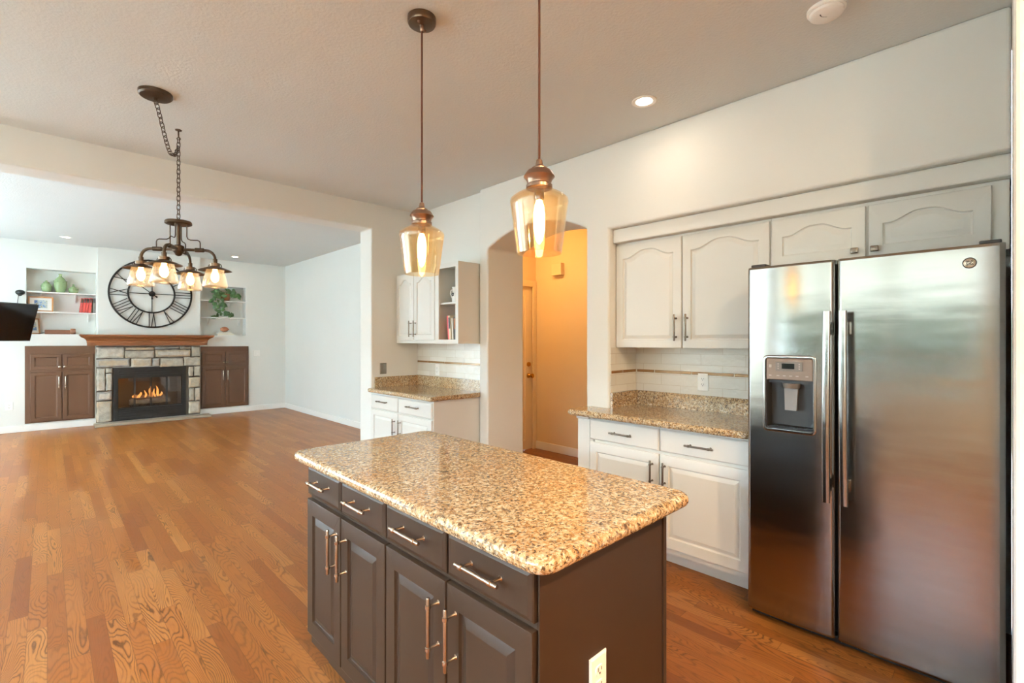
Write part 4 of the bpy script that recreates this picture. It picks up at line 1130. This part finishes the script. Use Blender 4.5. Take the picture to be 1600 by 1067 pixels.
vase(-0.010, 10.62, 2.1685, [(0.038, 0), (0.046, 0.008), (0.059, 0.05), (0.062, 0.095), (0.053, 0.130), (0.034, 0.145)], 'squat green lidded jar left of the tall bottle vase', True)
vase(0.152, 10.62, 2.1685, [(0.046, 0), (0.053, 0.01), (0.074, 0.08), (0.081, 0.13), (0.076, 0.175), (0.056, 0.220), (0.032, 0.246), (0.021, 0.258), (0.019, 0.280), (0.026, 0.296), (0.018, 0.300)], 'tall green bottle vase in the middle of the shelf')
vase(0.308, 10.62, 2.1685, [(0.040, 0), (0.052, 0.006), (0.064, 0.040), (0.060, 0.072), (0.036, 0.098), (0.016, 0.110)], 'small round green lidded jar right of the tall bottle vase', True)
for k, (x, col, h, lb) in enumerate(((0.376, (150, 46, 38), 0.235, 'red book leaning at the left end of the niche row'), (0.412, (168, 50, 40), 0.240, 'red book second in the leaning niche row'),
                                     (0.448, (160, 44, 36), 0.240, 'red book third in the leaning niche row'), (0.484, (170, 54, 44), 0.245, 'red book fourth in the leaning niche row'),
                                     (0.546, (128, 116, 108), 0.245, 'grey book at the right end of the niche row'))):
    book('book', (x, 10.56, 1.8560 if k else 1.8562), 0.032, 0.13, h, col, lb, 'books in the left niche', 0.10 if k < 4 else 0.0, 'x', 'dark_plastic')


def picture(name, x0, z0, w_, h_, y, tilt, label, yaw=0.0):
    o = thing(name, (0, 0, 0), label, 'picture')
    bm = B(); wall_grid(bm, [0, 0.018, w_-0.018, w_], [0, 0.018, h_-0.018, h_], [(0.018, w_-0.018, 0.018, h_-0.018)], lambda u, v, d: Vector((u, d, v)), 0, 0.018); obj('frame', bm, 'oak_frame', o)
    bm = B(); box(bm, 0.018, w_-0.018, 0.008, 0.014, 0.018, h_-0.018); obj('mat_board', bm, 'outlet', o)
    bm = B(); box(bm, w_*0.24, w_*0.76, 0.006, 0.0078, h_*0.24, h_*0.76); obj('print', bm, 'print', o)
    o.location = (x0, y, z0); o.rotation_euler = (tilt, 0, yaw)


picture('framed_picture', -0.215, 1.8565, 0.285, 0.235, 10.585, -0.10, 'small framed blue watercolour leaning on the shelf in the left niche')
picture('framed_picture', -0.225, 1.5015, 0.17, 0.25, 10.60, -0.12, 'framed picture half hidden behind the television in the left niche', 0.5)
bxm = thing('wooden_box', (0.15, 10.62, 1.5005), 'brown antique wooden box with a round end on the left niche ledge', 'box')
bm = B(); box(bm, -0.03, 0.27, 10.575, 10.665, 1.5012, 1.572, 0.008); obj('body', bm, 'leather', bxm)
bm = B(); lathe(bm, [(0.040, 0.271), (0.045, 0.278), (0.045, 0.330), (0.036, 0.336)], (0, 10.615, 1.5465), 20, 0); obj('drum', bm, 'leather', bxm, smooth=40)
bm = B(); tube(bm, [(-0.10, 10.61, 1.505), (-0.07, 10.61, 1.515), (-0.031, 10.615, 1.53)], 0.005, 8); obj('lever', bm, 'black_iron', bxm)

# potted trailing plant
pl = thing('potted_plant', (2.50, 10.625, 2.168), 'trailing green houseplant in a brown pot on the top right niche shelf', 'plant')
bm = B(); lathe(bm, [(0.055, 2.1765), (0.075, 2.20), (0.090, 2.30), (0.086, 2.305), (0.078, 2.285)], (2.50, 10.625, 0), 24); obj('pot', bm, 'terracotta', pl, smooth=40)
bm = B(); lathe(bm, [(0.078, 2.1685), (0.085, 2.178), (0.080, 2.178)], (2.50, 10.625, 0), 24); obj('saucer', bm, 'saucer', pl, smooth=40)
rp = random.Random(11)
def leaf(bm, p, nrm, up, L):
    nrm = nrm.normalized(); t = (up-nrm*up.dot(nrm)).normalized(); s = t.cross(nrm)
    rows = []
    for v_, wd in ((0.0, 0.10), (0.18, 0.40), (0.42, 0.46), (0.72, 0.28), (1.0, 0.02)):
        bend = -0.25*v_*v_*L
        rows.append([p+t*(v_*L)+s*(wd*L*u)+nrm*(bend-0.12*L*abs(u)) for u in (-1, -0.5, 0, 0.5, 1)])
    g = [[bm.verts.new(c) for c in r] for r in rows]
    for a, b in zip(g, g[1:]):
        for i in range(4): bm.faces.new((a[i], a[i+1], b[i+1], b[i]))
stm = B(); fo = B()
vines = [[(2.46, 10.58, 2.30), (2.36, 10.54, 2.34), (2.28, 10.52, 2.27), (2.27, 10.505, 2.15), (2.30, 10.503, 2.03), (2.31, 10.505, 1.95)],
         [(2.45, 10.58, 2.31), (2.33, 10.52, 2.29), (2.34, 10.503, 2.16), (2.38, 10.50, 2.02), (2.40, 10.502, 1.92), (2.36, 10.53, 1.87), (2.22, 10.545, 1.864)],
         [(2.45, 10.59, 2.31), (2.30, 10.56, 2.36), (2.22, 10.55, 2.33)], [(2.55, 10.60, 2.31), (2.64, 10.56, 2.38), (2.70, 10.55, 2.30)],
         [(2.55, 10.58, 2.31), (2.65, 10.54, 2.30), (2.72, 10.53, 2.26), (2.74, 10.53, 2.20)], [(2.50, 10.60, 2.31), (2.50, 10.58, 2.40), (2.46, 10.57, 2.41)],
         [(2.52, 10.60, 2.31), (2.58, 10.56, 2.37), (2.60, 10.55, 2.33)], [(2.42, 10.56, 2.30), (2.41, 10.51, 2.20), (2.43, 10.50, 2.08), (2.47, 10.505, 1.95), (2.54, 10.53, 1.90), (2.56, 10.54, 1.872)]]
for V_ in vines:
    V_ = [Vector(p) for p in V_]; tube(stm, V_, 0.0035, 6)
    for a, b in zip(V_, V_[1:]):
        n = max(1, int((b-a).length/0.035))
        for k in range(n):
            p = a.lerp(b, (k+0.5)/n); L = rp.uniform(0.055, 0.095)
            nr = Vector((rp.uniform(-0.6, 0.6), -1, rp.uniform(-0.2, 0.7))); up_ = Vector((rp.uniform(-1, 1), rp.uniform(-0.3, 0.1), rp.uniform(-1, 0.4)))
            leaf(fo, p+Vector((0, -0.008, 0)), nr, up_, L)
for k in range(14):     # the low clump resting on the second shelf
    a = rp.uniform(0, 2*PI); leaf(fo, Vector((2.555+0.03*math.cos(a), 10.54+0.02*math.sin(a), 1.885+rp.uniform(0, 0.05))), Vector((rp.uniform(-0.8, 0.8), -1, 0.3)), Vector((math.cos(a), -0.1, rp.uniform(-0.1, 0.8))), rp.uniform(0.05, 0.075))
obj('stems', stm, 'stem', pl, smooth=60)
fm = obj('foliage', fo, 'leaf', pl, smooth=80, recalc=False)

def flat_book(x0, x1, y0, y1, z0, z1, label):
    o = thing('book', ((x0+x1)/2, (y0+y1)/2, z0), label, 'book', 'white books stacked in the right niche')
    bm = B(); box(bm, x0, x1, y0, y1, z0, z0+0.004); box(bm, x0, x1, y0, y1, z1-0.004, z1); box(bm, x0, x0+0.004, y0, y1, z0+0.004, z1-0.004); obj('cover', bm, 'outlet', o)
    bm = B(); box(bm, x0+0.004, x1-0.006, y0+0.006, y1-0.006, z0+0.004, z1-0.004); obj('pages', bm, 'paper', o)


flat_book(2.345, 2.625, 10.545, 10.70, 1.501, 1.537, 'white book at the bottom of the stack under the copper shell')
flat_book(2.365, 2.590, 10.550, 10.69, 1.5375, 1.566, 'white book directly beneath the copper shell')
bm = B(); ball(bm, (2.475, 10.60, 1.615), 0.05, 20, 12, (1.5, 0.9, 0.98))
for v in bm.verts:
    a = math.atan2(v.co.z-1.615, v.co.x-2.475); k_ = 1+0.10*math.cos(a*9); v.co.x = 2.475+(v.co.x-2.475)*k_; v.co.z = 1.616+(v.co.z-1.615)*min(k_, 1.0)
tag(obj('shell_ornament', bm, 'shell', smooth=60), 'ridged copper shell ornament on two white books in the right niche', 'ornament')

# ------------------------------------------------------------------ clock
CX, CZ, RO, RI = 1.317, 2.214, 0.582, 0.328
ck = thing('wall_clock', (CX, YB, CZ), 'large black iron roman numeral clock above the mantel', 'clock')
YC = YB-0.022
def ring(r, w_, d=0.008):
    bm = B(); lathe(bm, [(r-w_, -d), (r+w_, -d), (r+w_, d), (r-w_, d)], (CX, YC, CZ), 72, 1, True); return bm
obj('outer_ring', ring(RO, 0.014), 'black_iron', ck, smooth=40); obj('inner_ring', ring(RI, 0.013), 'black_iron', ck, smooth=40)
def bar(bm, a, b, w_):
    a, b = Vector(a), Vector(b); d = (b-a).normalized(); s = Vector((d.z, 0, -d.x))*w_
    n = Vector((0, 0.005, 0)); bridge(bm, [[a+s-n, a-s-n, a-s+n, a+s+n], [b+s-n, b-s-n, b-s+n, b+s+n]])
rom = ['XII', 'I', 'II', 'III', 'IIII', 'V', 'VI', 'VII', 'VIII', 'IX', 'X', 'XI']
adv = {'I': 0.046, 'V': 0.078, 'X': 0.090}
for h in range(12):
    th = 2*PI*h/12; er = Vector((math.sin(th), 0, math.cos(th))); et = Vector((math.cos(th), 0, -math.sin(th)))
    s_ = rom[h]; tot = sum(adv[c] for c in s_); x = -tot/2; bm = B(); c0 = Vector((CX, YC, CZ)); r0, r1 = RI+0.012, RO-0.012
    def q(t, r): return c0+et*t+er*r
    for c in s_:
        wd = adv[c]; m_ = x+wd/2
        if c == 'I': bar(bm, q(m_, r0), q(m_, r1), 0.006)
        elif c == 'V': bar(bm, q(x+0.010, r1), q(m_, r0), 0.006); bar(bm, q(x+wd-0.010, r1), q(m_, r0), 0.006)
        else: bar(bm, q(x+0.008, r0), q(x+wd-0.008, r1), 0.006); bar(bm, q(x+wd-0.008, r0), q(x+0.008, r1), 0.006)
        x += wd
    obj('numeral', bm, 'black_iron', ck)
bm = B(); c0 = Vector((CX, YC, CZ))
for dx, dz in ((1, 0), (0, 1)): bar(bm, c0-Vector((dx, 0, dz))*(RI-0.01), c0+Vector((dx, 0, dz))*(RI-0.01), 0.006)
obj('spokes', bm, 'black_iron', ck)
bm = B(); lathe(bm, [(0.045, 0.02), (0.048, -0.004), (0.040, -0.014), (0.012, -0.018)], (CX, YC, CZ), 24, 1); obj('hub', bm, 'black_iron', ck, smooth=40)
for th, ln in ((-0.90, 0.22), (0.012, 0.31)):
    bm = B(); d_ = Vector((math.sin(th), 0, math.cos(th))); cc = c0+Vector((0, -0.016, 0)); bar(bm, cc-d_*0.085, cc+d_*ln, 0.006); bar(bm, cc-d_*0.095, cc-d_*0.06, 0.013); obj('hand', bm, 'black_iron', ck)

# ------------------------------------------------------------------ television on a swivel arm
tau = math.radians(16.7); wv = Vector((0.8, 0.6, 0)); nv = Vector((0.6*math.cos(tau), -0.8*math.cos(tau), -math.sin(tau))); uv = Vector((0.6*math.sin(tau), -0.8*math.sin(tau), math.cos(tau)))
P0 = Vector((-0.179, 9.90, 1.391)); W_, H_ = 0.96, 0.546
tvo = thing('television', tuple(P0-wv*0.48), 'black flat-screen television tilted on a wall arm', 'television')
ft = F(P0-wv*W_, wv, uv, nv)
def fbox(bm, f, a0, a1, b0, b1, c0_, c1_):
    bridge(bm, [[f.p(a0, b0, c), f.p(a1, b0, c), f.p(a1, b1, c), f.p(a0, b1, c)] for c in (c0_, c1_)])
bm = B(); fbox(bm, ft, 0, W_, 0, H_, -0.045, -0.004); obj('housing', bm, 'black', tvo, bevel=0.004)
bm = B(); fbox(bm, ft, 0.008, W_-0.008, 0.012, H_-0.008, -0.004, 0.0); obj('screen', bm, 'black_gloss', tvo)
bm = B(); bridge(bm, [[ft.p(a, b, 0.0002) for a, b in ((0.002, 0.002), (W_-0.002, 0.002), (W_-0.002, H_-0.002), (0.002, H_-0.002))], [ft.p(a, b, 0.0002) for a, b in ((0.008, 0.011), (W_-0.008, 0.011), (W_-0.008, H_-0.007), (0.008, H_-0.007))]], False, False); obj('bezel', bm, 'dark_plastic', tvo)
bm = B(); c1 = ft.p(W_/2, H_/2, -0.046); tube(bm, [c1, c1-nv*0.05, Vector((-0.80, 10.20, 1.66)), Vector((-0.72, 10.48, 1.66))], 0.022, 10); box(bm, -0.80, -0.64, 10.48, YF-0.0005, 1.54, 1.78); obj('wall_arm', bm, 'black', tvo)
# small camera on the wall with its cord
sc_ = thing('security_camera', (-0.30, YF, 2.122), 'small round black camera on the wall above the television', 'camera')
bm = B(); tube(bm, [(-0.30, YF-0.0005, 2.11), (-0.30, YF-0.03, 2.118), (-0.30, YF-0.05, 2.125)], [0.03, 0.018, 0.018], 14); obj('mount', bm, 'black', sc_, smooth=40)
bm = B(); ball(bm, (-0.295, YF-0.085, 2.130), 0.048, 18, 12, (1.15, 0.8, 0.85)); obj('head', bm, 'black', sc_, smooth=60)
bm = B(); tube(bm, [(-0.315, YF-0.006, 2.10), (-0.325, YF-0.006, 2.0), (-0.335, YF-0.006, 1.85)], 0.003, 6); obj('cord', bm, 'black', sc_)
cover_plate('electrical_outlet', south(YF-0.0005), -0.415, 0.405, 'white outlet low on the wall below the television', w=0.085, h=0.125)
cover_plate('wall_switch', south(YF-0.0005), 3.025, 1.143, 'white double switch plate right of the brown built-in cabinet', 'switch', 'switch', w=0.12, h=0.12)
